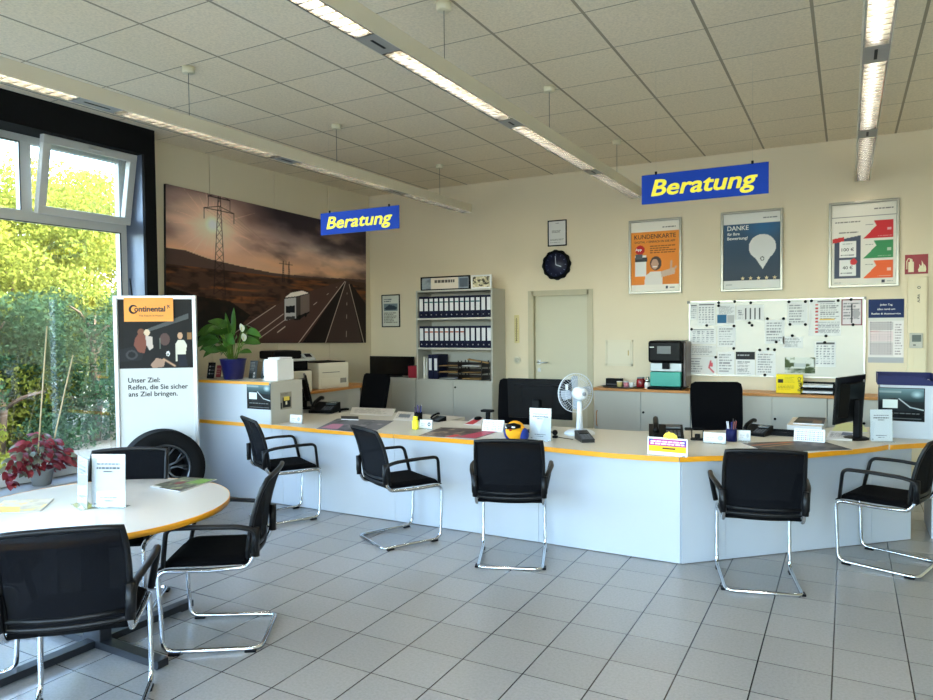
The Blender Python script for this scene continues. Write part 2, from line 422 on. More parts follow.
# opened bottom hung sash, leaning into the room
Ms = Matrix.Translation((XW + .02, 0, 2.728)) @ Matrix.Rotation(math.radians(11), 4, 'Y')
s_ = MB(); a, b_, hh, rw = 3.60, 4.495, .675, .07
s_.rbox(-.01, .055, a, b_, 0, rw, .006, Ms).rbox(-.01, .055, a, b_, hh - rw, hh, .006, Ms).rbox(-.01, .055, a, a + rw, rw, hh - rw, .006, Ms).rbox(-.01, .055, b_ - rw, b_, rw, hh - rw, .006, Ms)
sash = s_.build('sash', PVC, w1)
MB().box(.02, .025, a + rw - .005, b_ - rw + .005, rw - .005, hh - rw + .005, Ms).build('pane', GLS, sash)
k = MB(); k.rbox(.055, .07, 4.0, 4.03, hh - .055, hh - .02, .004, Ms).rbox(.07, .082, 4.005, 4.12, hh - .045, hh - .03, .004, Ms)
k.build('window_handle', ALU, sash)
MB().tube([(XW + .02, 4.47, 3.2), (XW + .11, 4.49, 3.12)], .005).build('stay_arm', ALU, sash)
cr_ = MB(); cr_.rbox(XP - .12, XP - .07, 4.46, 4.50, 1.86, 1.95, .01).tube([(XP - .10, 4.46, 1.91), (XP - .13, 4.44, 1.99), (XP - .15, 4.43, 2.2)], .007)
tag(cr_.build('window_crank', BLKP), 'small black crank on the reveal beside the window', 'crank')
w2 = win_thing('window_2', 'wide shop window behind the viewer')
f = MB(); f.rbox(-6.0, 3.0, YF - .1, YF - .02, .35, .43).rbox(-6.0, 3.0, YF - .1, YF - .02, 3.32, 3.4)
for x in (-5.96, -4.2, -2.4, -.6, 1.2, 2.96): f.rbox(x - .04, x + .04, YF - .1, YF - .02, .35, 3.4)
f.build('window_frame', PVC, w2)
MB().box(-5.95, 2.95, YF - .06, YF - .055, .4, 3.35).build('pane', GLS, w2)

# ---------------------------------------------------------------- door in the back wall
DOORM = mat('sage_beige_door', (204, 198, 172), .5, var=.03, vs=2)
d1 = bpy.data.objects.new('door_1', None); col.objects.link(d1); struct(d1, 'closed beige grey door with a lever handle in the back wall', 'door')
f = MB(); fd = .012
f.box(DX0 - .055, DX0 + .02, YB - fd, YB + .12, 0, DZ + .05).box(DX1 - .02, DX1 + .055, YB - fd, YB + .12, 0, DZ + .05).box(DX0, DX1, YB - fd, YB + .12, DZ - .02, DZ + .05)
f.build('door_frame', mat('door_frame_paint', (190, 180, 150), .5), d1)
leaf = MB().rbox(DX0 + .02, DX1 - .02, YB + .05, YB + .09, .005, DZ - .02, .003).build('door_leaf', DOORM, d1)
hx = DX0 + .075
k = MB(); k.rbox(hx - .022, hx + .022, YB + .036, YB + .05, 1.20, 1.255, .004).tube([(hx, YB + .045, 1.228), (hx, YB - .005, 1.228), (hx + .02, YB - .012, 1.228), (hx + .14, YB - .012, 1.225)], .009)
k.rbox(hx - .02, hx + .02, YB + .038, YB + .05, 1.10, 1.15, .004)
k.build('door_handle', ALU, leaf)
struct(MB().box(XL, DX0 - .055, YB - .012, YB, 0, .07).box(DX1 + .055, XR, YB - .012, YB, 0, .07).build('baseboard_back', mat('grey_skirting', (150, 148, 142), .4)), 'grey skirting along the back wall', 'baseboard')

# ================================================================ OUTSIDE
GR = mat('gravel_and_grass', (128, 124, 108), .95, var=.35, vs=9, bump=.5, bs=40)
struct(MB().box(-60, 60, -60, 60, -.2, -.12).build('ground', GR), 'gravel and grass outside the window', 'ground')
def leaf_mat(name, c, tr):
    M = bpy.data.materials.new(name); M.use_nodes = True; nt = M.node_tree
    for n in list(nt.nodes):
        if n.type != 'OUTPUT_MATERIAL': nt.nodes.remove(n)
    out = nt.nodes['Material Output']
    tc = nt.nodes.new('ShaderNodeTexCoord'); n = nt.nodes.new('ShaderNodeTexNoise'); n.inputs['Scale'].default_value = 2.2; n.inputs['Detail'].default_value = 6; n.inputs['Roughness'].default_value = .8
    nt.links.new(tc.outputs['Object'], n.inputs['Vector'])
    cr = nt.nodes.new('ShaderNodeValToRGB'); b0 = rgb(c)
    cr.color_ramp.elements[0].position = .3; cr.color_ramp.elements[0].color = tuple(x * .45 for x in b0[:3]) + (1,)
    cr.color_ramp.elements[1].position = .7; cr.color_ramp.elements[1].color = tuple(min(1, x * 1.3) for x in b0[:3]) + (1,)
    nt.links.new(n.outputs['Fac'], cr.inputs[0])
    d = nt.nodes.new('ShaderNodeBsdfDiffuse'); t = nt.nodes.new('ShaderNodeBsdfTranslucent'); ms = nt.nodes.new('ShaderNodeMixShader'); ms.inputs[0].default_value = tr
    nt.links.new(cr.outputs[0], d.inputs[0]); nt.links.new(cr.outputs[0], t.inputs[0])
    nt.links.new(d.outputs[0], ms.inputs[1]); nt.links.new(t.outputs[0], ms.inputs[2]); nt.links.new(ms.outputs[0], out.inputs['Surface'])
    return M
LM = [leaf_mat('sunny_leaf_green', (150, 150, 62), .35), leaf_mat('fresh_leaf_green', (132, 140, 60), .35), leaf_mat('deep_leaf_green', (70, 96, 66), .3)]
BARK = mat('bark_brown', (92, 76, 60), .9, var=.3, vs=12)
def leaves(name, blobs, n, size, mt, parent):
    # blobs: (cx, cy, cz, rx, ry, rz)
    wts = np.array([b[3] * b[4] * b[5] for b in blobs]) ** .67; wts /= wts.sum()
    k = rng.choice(len(blobs), n, p=wts); B = np.array(blobs)[k]
    d = rng.normal(size=(n, 3)); d /= np.linalg.norm(d, axis=1)[:, None]; r = rng.random(n) ** .28
    c = B[:, :3] + d * r[:, None] * B[:, 3:]
    a = rng.normal(size=(n, 3)); a /= np.linalg.norm(a, axis=1)[:, None]
    b_ = np.cross(a, rng.normal(size=(n, 3))); b_ /= np.linalg.norm(b_, axis=1)[:, None]
    s = size * rng.uniform(.6, 1.3, n)[:, None]
    nn = np.cross(a, b_)
    v = np.stack([c - a * s, c + b_ * s * .5 + nn * s * .15, c + a * s, c - b_ * s * .5 + nn * s * .15], 1).reshape(-1, 3)
    me = bpy.data.meshes.new(name); me.vertices.add(4 * n); me.vertices.foreach_set('co', v.ravel())
    me.loops.add(4 * n); me.loops.foreach_set('vertex_index', np.arange(4 * n)); me.polygons.add(n)
    me.polygons.foreach_set('loop_start', np.arange(0, 4 * n, 4)); me.polygons.foreach_set('loop_total', np.full(n, 4))
    me.materials.append(mt); me.update(calc_edges=True)
    o = bpy.data.objects.new(name, me); col.objects.link(o); o.parent = parent; return o
def tree(name, label, cat, x, y, h, w, n, size, mt, low=0.0, group=None, dense=10):
    t = thing(name, label, cat, (x, y, -.12), 0, group)
    blobs = []
    for i in range(dense):
        z = low + (h - low) * (i + .5) / dense; f_ = 1 - .35 * abs(z / h - .45)
        for _ in range(3):
            blobs.append((random.uniform(-.45, .45) * w * f_, random.uniform(-.5, .5) * w * f_, z, w * .28 * f_, w * .3 * f_, (h - low) / dense * 1.1))
    leaves('foliage', blobs, n, size, mt, t)
    tr = MB(); tr.tube([(0, 0, 0), (.04, .05, h * .3), (-.05, .02, h * .6), (0, .06, h * .9)], [.09, .07, .05, .02], 8)
    for i in range(7):
        z = h * random.uniform(.25, .8); a = random.uniform(0, 2 * PI); L = w * random.uniform(.3, .5)
        tr.tube([(0, 0, z), (math.cos(a) * L * .5, math.sin(a) * L * .5, z + L * .35), (math.cos(a) * L, math.sin(a) * L, z + L * .5)], [.03, .02, .008], 6)
    tr.build('trunk', BARK, t)
    return t
tree('leafy_tree', 'tall yellow green tree beyond the window behind the left top light', 'tree', -12.6, 4.6, 5.9, 2.6, 44000, .042, LM[0], .3)
tree('leafy_tree', 'sunlit tree beyond the middle of the window', 'tree', -12.2, 6.7, 4.3, 2.4, 44000, .04, LM[1], .2)
tree('leafy_tree', 'bright tree at the right edge of the window view', 'tree', -12.4, 8.9, 4.7, 2.6, 40000, .04, LM[0], .2)
tree('leafy_tree', 'taller tree rising behind the opened top light', 'tree', -15.5, 9.6, 5.3, 2.8, 26000, .052, LM[1], .8)
tree('leafy_tree', 'far tree behind the hedge seen in the middle of the window', 'tree', -16.5, 7.0, 4.9, 3.6, 26000, .052, LM[0], .8)
tree('leafy_tree', 'tree beyond the hedge outside the left edge of the window', 'tree', -13.5, 1.6, 5.6, 3.4, 12000, .06, LM[1], .5)
for (x, y, h, w, lb, mi_) in ((-11.1, 4.2, 2.3, 1.7, 'deep green bush at the left of the window view', 2), (-10.9, 5.7, 2.2, 1.7, 'deep green bush in the middle of the window view', 2), (-10.9, 7.2, 2.3, 1.8, 'deep green bush at the right of the window view', 2), (-11.1, 8.8, 2.4, 1.8, 'deep green bush hidden mostly behind the advertising stand', 2)):
    tree('garden_bush', lb, 'bush', x, y, h, w, 15000, .036, LM[mi_], 0.0, None, 6)
tree('low_shrub', 'small yellow green shrub on the gravel beyond the window', 'shrub', -9.9, 4.75, .55, .8, 1500, .045, LM[0], 0.0, None, 3)

# ================================================================ LIGHT
w = bpy.data.worlds.new('sky'); sc.world = w; w.use_nodes = True; nt = w.node_tree
bg = nt.nodes['Background']; sk = nt.nodes.new('ShaderNodeTexSky'); sk.sky_type = 'NISHITA'; sk.sun_disc = False
sk.sun_elevation = math.radians(35); sk.sun_rotation = math.radians(80); sk.air_density = 1.0; sk.dust_density = 2.0; sk.ozone_density = 1.0
nt.links.new(sk.outputs[0], bg.inputs[0]); bg.inputs[1].default_value = 3.0
sl = bpy.data.lights.new('sun', 'SUN'); so = bpy.data.objects.new('sun', sl); col.objects.link(so)
so.rotation_euler = Vector((-.84, -.12, -.46)).to_track_quat('-Z', 'Y').to_euler(); sl.energy = 4.2; sl.angle = .009; sl.color = (1, .93, .8)
def portal(name, loc, rot, sx, sy):
    l = bpy.data.lights.new(name, 'AREA'); l.shape = 'RECTANGLE'; l.size = sx; l.size_y = sy; l.cycles.is_portal = True
    o = bpy.data.objects.new(name, l); col.objects.link(o); o.location = loc; o.rotation_euler = rot
portal('daylight_portal', (XW - .12, .75, 1.9), (0, -PI / 2, 0), 3.1, 7.6)
portal('daylight_portal', (-1.5, YF - .16, 1.9), (PI / 2, 0, 0), 9.0, 3.0)
sc.view_settings.view_transform = 'Standard'; sc.view_settings.look = 'None'; sc.view_settings.gamma = 1; sc.view_settings.use_curve_mapping = False
sc.view_settings.exposure = 0.62

# ================================================================ SERVICE COUNTER
ZT = .77; TH = .035
def desk_mod(name, label, front, back, panels, extra=None):
    # front: worktop front edge left to right, back: worktop back edge right to left; panels: list of ((x0,y0),(x1,y1)) front boards
    t = thing(name, label, 'counter', (front[0][0], front[0][1], 0)); o = Vector((front[0][0], front[0][1], 0))
    loc = lambda p: (p[0] - o.x, p[1] - o.y)
    MB().prism([loc(p) for p in front + back], ZT - TH, ZT).build('worktop', BEIGEG, t)
    e = MB(); F = [Vector(loc(p)) for p in front]
    out = []
    for i, p in enumerate(F):
        a = F[max(i - 1, 0)]; b = F[min(i + 1, len(F) - 1)]; d = (b - a).normalized(); out.append(p + Vector((d.y, -d.x)) * .003)
    e.prism([tuple(p) for p in out] + [tuple(p) for p in reversed(F)], ZT - TH - .0005, ZT + .0008)
    e.build('edge_band', EDGE, t)
    for (a, b) in panels:
        a = Vector(loc(a)); b = Vector(loc(b)); d = (b - a).normalized(); n = Vector((-d.y, d.x)) * .022
        a2 = a + d * .0015; b2 = b - d * .0015
        MB().prism([tuple(a2), tuple(b2), tuple(b2 + n), tuple(a2 + n)], 0.006, ZT - TH).build('front_panel', WHT, t)
    if extra: extra(t, loc)
    return t
G = 'white service counter sections'
def gable(x, y0, y1):
    def f(t, loc):
        a = loc((x, y0)); b = loc((x, y1)); MB().box(a[0] - .022, a[0], a[1], b[1], 0, ZT - TH).build('side_panel', WHT, t)
    return f
desk_mod('service_counter', 'short counter section at the left wall below the raised cabinet with the potted plant', [(-6.2, 5.045), (-4.905, 5.045)], [(-4.905, 5.9), (-6.2, 5.9)], [((-6.2, 5.06), (-4.905, 5.06))], gable(-5.0, 5.1, 5.85))
desk_mod('service_counter', 'counter section with the small yellow bottle at its right end', [(-4.90, 5.045), (-4.6, 5.035), (-4.2, 5.02), (-3.8, 5.035), (-3.475, 5.05)], [(-3.475, 6.35), (-4.90, 6.35)], [((-4.905, 5.06), (-4.773, 5.06)), ((-4.773, 5.06), (-3.475, 5.06))], gable(-3.5, 5.1, 6.3))
desk_mod('service_counter', 'long counter section carrying the desk fan and the big monitor', [(-3.47, 5.05), (-2.9, 5.055), (-2.4, 5.05), (-2.06, 5.02), (-1.78, 4.985), (-1.5, 4.965), (-1.25, 4.98), (-1.035, 5.02)], [(-1.50, 6.18), (-1.60, 6.1), (-3.47, 6.05)], [((-3.475, 5.06), (-2.118, 5.06)), ((-2.118, 5.06), (-1.03, 5.045))], gable(-3.42, 5.1, 6.0))
dW = Vector((.727, .687))
def onw(s, off=0.0): p = Vector((-1.022, 5.045)) + dW * s + Vector((dW.y, -dW.x)) * off; return (p.x, p.y)
desk_mod('service_counter', 'angled right wing of the counter in front of the whiteboard', [(-1.03, 5.02), (-.84, 5.16), (-.6, 5.30), (-.40, 5.43), (-.254, 5.55), (-.107, 5.72), (.068, 5.90), (.20, 6.07), (.285, 6.215)], [(-.30, 6.82), (-1.497, 6.18)],
         [(onw(0), onw(.36)), (onw(.36), onw(1.645)), (onw(1.645), onw(2.02))])
desk_mod('service_counter', 'small end section of the counter under the white pedestal box', [(.29, 6.19), (.47, 6.36), (.66, 6.50)], [(.66, 7.2), (.0, 7.2), (-.28, 6.84)], [], lambda t, loc: MB().box(.3, .322, .35, .95, 0, ZT - TH).build('side_panel', WHT, t))
# raised cabinet on the left
rc = thing('raised_cabinet', 'white and grey raised cabinet on the left end of the counter carrying the potted plant', 'cabinet', (-5.56, 5.28, ZT))
x0, x1, y0, y1 = -6.2 + 5.56, -4.906 + 5.56, 5.055 - 5.28, 5.50 - 5.28
MB().box(x0, x1 - .02, y0, y0 + .02, .001, .385).build('front_panel', WHT, rc)
MB().box(x1 - .02, x1, y0, y1, .001, .41).box(x0, x0 + .02, y0 + .02, y1, .001, .385).box(x0 + .02, x1 - .02, y1 - .02, y1, .001, .385).build('carcass', GREY, rc)
MB().box(x0, x1 - .02, y0 - .003, y1, .385, .41).build('top_board', BEIGEG, rc)
MB().box(x0, x1 - .02, y0 - .006, y0 - .0031, .383, .411).build('edge_band', EDGE, rc)

# ================================================================ VISITOR CHAIRS (local +y is forwards)
MESH = mat('black_mesh_fabric', (8, 9, 14), .8, alpha=.9, spec=.12)
SEATF = mat('black_seat_fabric', (7, 7, 9), .95, bump=.3, bs=500, spec=.08)
ARM = mat('satin_black_arm', (10, 10, 12), .42, spec=.3)
def make_visitor(label):
    t = thing('visitor_chair', label, 'chair', (0, 0, 0), 0, 'cantilever visitor chairs')
    hw = .235
    def side(s):
        return [(s * hw, -.235, .60), (s * hw, -.225, .50), (s * hw, -.19, .452), (s * hw, .0, .44), (s * hw, .265, .445), (s * (hw + .002), .245, .02 + .0), (s * (hw - .01), -.25, .013)]
    L = side(-1); Rr = side(1)
    pts = smooth_path(L + [(0, -.25, .013)] + Rr[::-1], .055, 5)
    pts = smooth_path(L[:7] + Rr[:7][::-1], .055, 5)
    MB().tube(pts, .0125, 10).build('frame', CHROME, t)
    # seat cushion
    s = MB(); n = 13; prof = []
    xs = [i / (n - 1) * 2 - 1 for i in range(n)]
    def seat_pt(u, v, top):
        x = u * .232 * (1 - .04 * v * v); y = .035 + v * .235
        z = .505 - .012 * (1 - u * u) * (1 - v * v) - (.045 * max(0, (v - .55) / .45) ** 2)
        e = max(abs(u), abs(v)); z -= .018 * max(0, (e - .85) / .15) ** 2
        if not top: z = .455 + (.008 if e > .9 else 0) - (.012 * max(0, (v - .55) / .45) ** 2)
        return Vector((x, y, z))
    vs = [seat_pt(u, v, True) for v in xs for u in xs] + [seat_pt(u, v, False) for v in xs for u in xs]
    fs = []; N = n * n
    for j in range(n - 1):
        for i in range(n - 1):
            a = j * n + i; fs.append((a, a + 1, a + n + 1, a + n)); fs.append((N + a, N + a + n, N + a + n + 1, N + a + 1))
    for i in range(n - 1):
        for a, b in ((i, i + 1), ((n - 1) * n + i + 1, (n - 1) * n + i), ((i + 1) * n, i * n), (i * n + n - 1, (i + 1) * n + n - 1)):
            fs.append((b, a, N + a, N + b))
    s._add(vs, fs, True); s.build('seat', SEATF, t)
    # backrest: rounded frame with a mesh panel
    def bp(u, v, off=0.0):           # u across -1..1, v 0 bottom .. 1 top
        w_ = .225 + .012 * math.sin(v * PI * .9) ; x = u * w_
        vv = max(v, 0); y = -.222 - .075 * vv ** 1.6 - .022 * vv ** 6 + .03 * (u * u) * (1 - .4 * v) - off
        z = .50 + v * .41 + .012 * (1 - u * u) * (v - .2)
        return Vector((x, y, z))
    ring = []
    k = 8
    for i in range(k + 1): ring.append(bp(-1 + 2 * i / k, 0))
    for i in range(1, k): ring.append(bp(1, i / k))
    for i in range(k + 1): ring.append(bp(1 - 2 * i / k, 1))
    for i in range(1, k): ring.append(bp(-1, 1 - i / k))
    b = MB(); b.tube(ring, .013, 8, closed=True)
    b.tube([bp(-1, .09), bp(-.5, .08), bp(0, .075), bp(.5, .08), bp(1, .09)], .012, 8)
    bk = b.build('backrest', ARM, t)
    def shell(v0, v1, th, mt_, nm, par):
        q = MB(); nu, nv = 12, 12
        F = [bp(-1 + 2 * i / nu, v0 + (v1 - v0) * j / nv, -th / 2) for j in range(nv + 1) for i in range(nu + 1)]
        Bk = [bp(-1 + 2 * i / nu, v0 + (v1 - v0) * j / nv, th / 2) for j in range(nv + 1) for i in range(nu + 1)]
        fs = []; M_ = len(F)
        for j in range(nv):
            for i in range(nu):
                a = j * (nu + 1) + i; fs.append((a, a + 1, a + nu + 2, a + nu + 1)); fs.append((M_ + a, M_ + a + nu + 1, M_ + a + nu + 2, M_ + a + 1))
        q._add(F + Bk, fs, True); return q.build(nm, mt_, par)
    shell(.02, .98, .006, MESH, 'mesh_panel', bk)
    q = MB(); nu = 12
    for th_ in (0,):
        F = [bp(-1 + 2 * i / nu, v) + Vector((0, .03 * (0 if v > -.1 else 1), 0)) for v in (.06, -.03, -.10) for i in range(nu + 1)]
        Bk = [p + Vector((0, .02, 0)) for p in F]; fs = []; M_ = len(F)
        for j in range(2):
            for i in range(nu):
                a = j * (nu + 1) + i; fs.append((a, a + 1, a + nu + 2, a + nu + 1)); fs.append((M_ + a, M_ + a + nu + 1, M_ + a + nu + 2, M_ + a + 1))
        q._add(F + Bk, fs, True)
    q.build('lower_shell', BLKP, t)
    for sgn in (-1, 1):
        pts = smooth_path([(sgn * (hw + .012), -.245, .54), (sgn * (hw + .016), -.24, .650), (sgn * (hw + .038), -.16, .676), (sgn * (hw + .058), .02, .686), (sgn * (hw + .052), .20, .683), (sgn * (hw + .010), .235, .47)], .045, 5)
        a = MB().tube(pts, .0125, 8, flat=(1.0, 1.35)); a.tube([(sgn * (hw + .004), -.236, .51), (sgn * (hw + .008), -.238, .66)], .021, 10)
        a.build('armrest', ARM, t)
    for sx in (-1, 1):
        for y in (-.2, .19):
            MB().rbox(sx * hw - .016, sx * hw + .016, y - .03, y + .03, 0, .014, .004).build('glide', BLKP, t)
    return t
def place(pt, d): return (pt[0], pt[1], 0), math.atan2(-d[0], d[1])
v0 = make_visitor('black visitor chair seen from behind at the long counter below the orange plush toy')
l, r = place((-2.15, 4.63), (-.17, .44)); v0.location = l; v0.rotation_euler = (0, 0, r)
def V(pt, d, label):
    l, r = place(pt, d); return dup(v0, l, r, label)
V((-.51, 4.95), (-.11, .45), 'black visitor chair seen from behind in front of the angled counter wing')
V((-3.17, 4.67), (.25, .46), 'black visitor chair with its armrest towards the counter below the yellow bottle')
V((-4.46, 4.73), (.24, .43), 'farthest black visitor chair at the left end of the counter, its back near the tyre')
V((.26, 5.73), (-.50, .17), 'black visitor chair at the right end of the counter facing left')
V((-3.05, 2.74), (-.445, -.295), 'black visitor chair seen from the side at the right of the round table')
V((-2.93, 1.85), (-.70, .72), 'nearest black visitor chair with its mesh back to the viewer at the round table')
V((-3.95, 1.92), (.68, .73), 'black visitor chair at the left of the round table, only its runner showing')
V((-3.95, 2.73), (.60, -.80), 'black visitor chair behind the round table in front of the advertising stand')

# ================================================================ ROUND TABLE
rt = thing('round_table', 'round white table with an orange edge and a black star foot', 'table', (-3.66, 2.42, 0))
MB().lathe([(0, .70), (.695, .70), (.697, .7005), (.697, .7295), (.695, .73), (0, .73)], 72).build('tabletop', mat('white_table_laminate', (226, 222, 212), .22, var=.01), rt)
MB().lathe([(.6972, .6995), (.7, .6995), (.7, .7305), (.6972, .7305), (.6972, .6995)], 72).build('edge_band', EDGE, rt)
b = MB(); cx, cy = .12, -.10
b.rbox(cx - .075, cx + .075, cy - .035, cy + .035, .03, .67, .006)
b.build('column', ANTH, rt)
MB().rbox(cx - .3, cx + .3, cy - .04, cy + .04, .67, .699, .004).rbox(cx - .04, cx + .04, cy - .3, cy + .3, .67, .6985, .004).build('top_bracket', ANTH, rt)
for k, (a, L) in enumerate(((0, .54), (90, .60), (180, .6), (270, .60))):
    Mx = Matrix.Translation((cx, cy, 0)) @ Matrix.Rotation(math.radians(a - 1), 4, 'Z')
    MB().prism([(.03, -.035), (L, -.03), (L, .03), (.03, .035)], .012, .05, Mx).rbox(L - .08, L - .02, -.025, .025, 0, .012, .003, Mx).build('foot', ANTH, rt)

# ================================================================ ADVERTISING STAND WITH TYRE
pl = at(113, 295, depth=6.3); pr = at(196, 296, depth=6.42)
dd = Vector((pr.x - pl.x, pr.y - pl.y)); wS = dd.length; rzS = math.atan2(dd.y, dd.x); hS = (pl.z + pr.z) / 2
mid = (pl + pr) / 2
ds = thing('advertising_stand', 'tall white framed advertising stand with an orange name plate beside the window', 'display stand', (mid.x, mid.y, 0), rzS)
fr = MB(); fw = .035
fr.rbox(-wS / 2, -wS / 2 + fw, -.02, .03, .03, hS, .004).rbox(wS / 2 - fw, wS / 2, -.02, .03, .03, hS, .004).rbox(-wS / 2 + fw, wS / 2 - fw, -.02, .03, hS - fw, hS, .004).rbox(-wS / 2 + fw, wS / 2 - fw, -.02, .03, .03, .08, .004)
fr.build('frame', mat('pale_silver_frame', (190, 192, 194), .35, .3), ds)
MB().box(-wS / 2 + fw, wS / 2 - fw, 0, .02, .08, hS - fw).build('panel', mat('white_display_panel', (200, 202, 200), .5), ds)
MB().rbox(-wS / 2 - .02, wS / 2 + .02, -.42, .12, 0, .03, .006).rbox(.0, .36, -.40, -.05, .03, .155, .01).build('base_plate', mat('pale_silver_frame', (214, 216, 218), .3, .3), ds)
pz0 = 1.352; ph = hS - fw - pz0 - .002; pw = wS - 2 * fw
C = Canvas(130, 120, (14, 13, 14))
C.put((C.fbm(5, 6) * .5 + .3).clip(0, 1), (44, 38, 36), .5)
C.poly([(.36, .52), (.95, .72), (.95, .80), (.40, .58)], (96, 100, 100), .8)
C.poly([(.0, .28), (.30, .34), (.36, .30), (.30, .12), (.0, .10)], (30, 30, 34), .9)
C.disc(.17, .2, .08, .07, (90, 90, 92), .5); C.disc(.17, .2, .05, .045, (20, 20, 22), .9)
C.disc(.30, .53, .045, .05, (120, 78, 60)); C.poly([(.22, .44), (.26, .50), (.36, .49), (.38, .36), (.34, .22), (.26, .24), (.20, .34)], (122, 72, 58))
C.disc(.38, .52, .04, .05, (214, 190, 160)); C.poly([(.36, .48), (.45, .46), (.46, .30), (.41, .26), (.37, .34)], (196, 180, 170))
C.disc(.62, .42, .07, .09, (88, 66, 62)); C.rect(.545, .28, .56, .44, (110, 120, 110), .8)
C.disc(.83, .47, .035, .05, (190, 150, 120)); C.poly([(.77, .36), (.80, .41), (.88, .41), (.92, .33), (.90, .2), (.79, .2)], (212, 208, 192)); C.poly([(.765, .36), (.79, .36), (.79, .1), (.765, .1)], (205, 200, 185)); C.poly([(.80, .2), (.90, .2), (.93, .02), (.80, .02)], (26, 28, 40))
C.disc(.66, .21, .025, .035, (230, 230, 230)); C.disc(.66, .2, .012, .018, (30, 30, 30))
C.poly([(.42, .05), (.50, .15), (.62, .12), (.60, .02), (.45, .0)], (160, 130, 112)); C.line((.6, .13), (.75, .03), .02, (190, 150, 120))
C.rect(.93, .42, .99, .52, (150, 110, 70)); C.build('photo', pw - .006, ph, ds, -.0015, 0, pz0)
oz = hS - .235
MB().box(-wS / 2 + .095, wS / 2 - .195, -.024, -.02, oz, hS - .02).build('name_plate', mat('signal_orange_print', (246, 150, 18), .4), ds)
cxp = (-wS / 2 + .095 + wS / 2 - .195) / 2; pwid = (wS / 2 - .195) - (-wS / 2 + .095)
text('lettering', 'ontinental', INK, ds, width=pwid * .62, height=.048, x=cxp + .01, z=oz + .09, y=-.0245, bold=.03)
tx0 = cxp + .01 - pwid * .31
q = MB(); ring = [(tx0 - .008 + .032 * math.cos(a), -.0245, oz + .11 + .034 * math.sin(a)) for a in [math.radians(40 + i * 280 / 14) for i in range(15)]]
q.tube(ring, [.004 + .006 * math.sin(PI * i / 14) for i in range(15)], 6); q.build('lettering', INK, ds)
hs = MB(); hx = cxp + pwid * .40   # small rearing horse emblem
hs.prism([(-.010, 0), (-.004, .0), (-.002, .014), (.006, .018), (.012, .030), (.008, .032), (.0, .026), (-.008, .038), (-.012, .034), (-.006, .02)], 0, .001, Matrix.Translation((hx, -.0242, oz + .115)) @ Matrix.Rotation(PI / 2, 4, 'X'))
hs.prism([(.006, .018), (.016, .010), (.012, .006), (.003, .014)], 0, .001, Matrix.Translation((hx, -.0242, oz + .115)) @ Matrix.Rotation(PI / 2, 4, 'X'))
hs.build('horse_emblem', INK, ds)
text('lettering', 'The Future in Motion', mat('brown_ink', (110, 70, 10), .6), ds, width=pwid * .5, height=.016, x=cxp + .02, z=oz + .045, y=-.0245, bold=.01)
for i, (s_, wd) in enumerate((('Unser Ziel:', .27), ('Reifen, die Sie sicher', .51), ('ans Ziel bringen.', .42))):
    text('lettering', s_, INK, ds, width=wd, height=.042, x=-wS / 2 + .11, z=1.225 - i * .063, y=-.0008, bold=.022, align='LEFT')
# tyre on the stand's base
RUB = mat('tyre_rubber', (13, 13, 14), .8, bump=.2, bs=60, spec=.2); RIM = mat('dark_grey_alloy', (92, 96, 102), .3, .9)
tc_ = at(163, 468, depth=6.02)
ty = thing('tyre', 'black car tyre on a spoked alloy rim at the foot of the advertising stand', 'tyre', (tc_.x, tc_.y, tc_.z - .33), rzS + math.radians(24))
Mt = Matrix.Translation((0, 0, .33)) @ Matrix.Rotation(PI / 2, 4, 'X')    # axis along -y (towards the viewer)
hwid = .105
prof = [(.212, hwid * .8), (.225, hwid * .98), (.275, hwid * 1.04), (.300, hwid), (.318, hwid * .85)]
for j in range(6):
    zc = hwid * (.85 - 1.7 * j / 5); prof += [(.3295, zc + .004), (.3295, zc - .012), (.322, zc - .013), (.322, zc - .017)] if j < 5 else [(.3295, zc + .004)]
prof += [(.318, -hwid * .85), (.300, -hwid), (.275, -hwid * 1.04), (.225, -hwid * .98), (.212, -hwid * .8), (.212, hwid * .8)]
MB().lathe(prof, 64, Mt).build('tyre_carcass', RUB, ty)
q = MB(); q.lathe([(.20, -.09), (.213, -.09), (.213, .085), (.207, .09), (.196, .085), (.19, .05), (.19, -.085), (.20, -.09)], 48, Mt)
for k in range(5):
    a = 2 * PI * k / 5 + .3
    Mk = Mt @ Matrix.Rotation(a, 4, 'Z')
    for sg in (-1, 1):
        q.tube([(.03, sg * .012, .05), (.10, sg * .018, .062), (.195, sg * .045, .07)], .0105, 6, M=Mk); q.tube([(.10, sg * .018, .062), (.195, sg * .10, .07)], .007, 6, M=Mk)
q.lathe([(0, .03), (.055, .03), (.055, .06), (.04, .066), (0, .066)], 24, Mt)
rim = q.build('rim', RIM, ty)
MB().lathe([(0, -.08), (.2, -.08), (.2, -.075), (0, -.075)], 32, Mt).build('rim_back', mat('dark_void', (18, 18, 20), .8), rim)
MB().lathe([(0, .066), (.026, .066), (.026, .07), (0, .07)], 20, Mt).build('hub_cap', BLKP, rim)

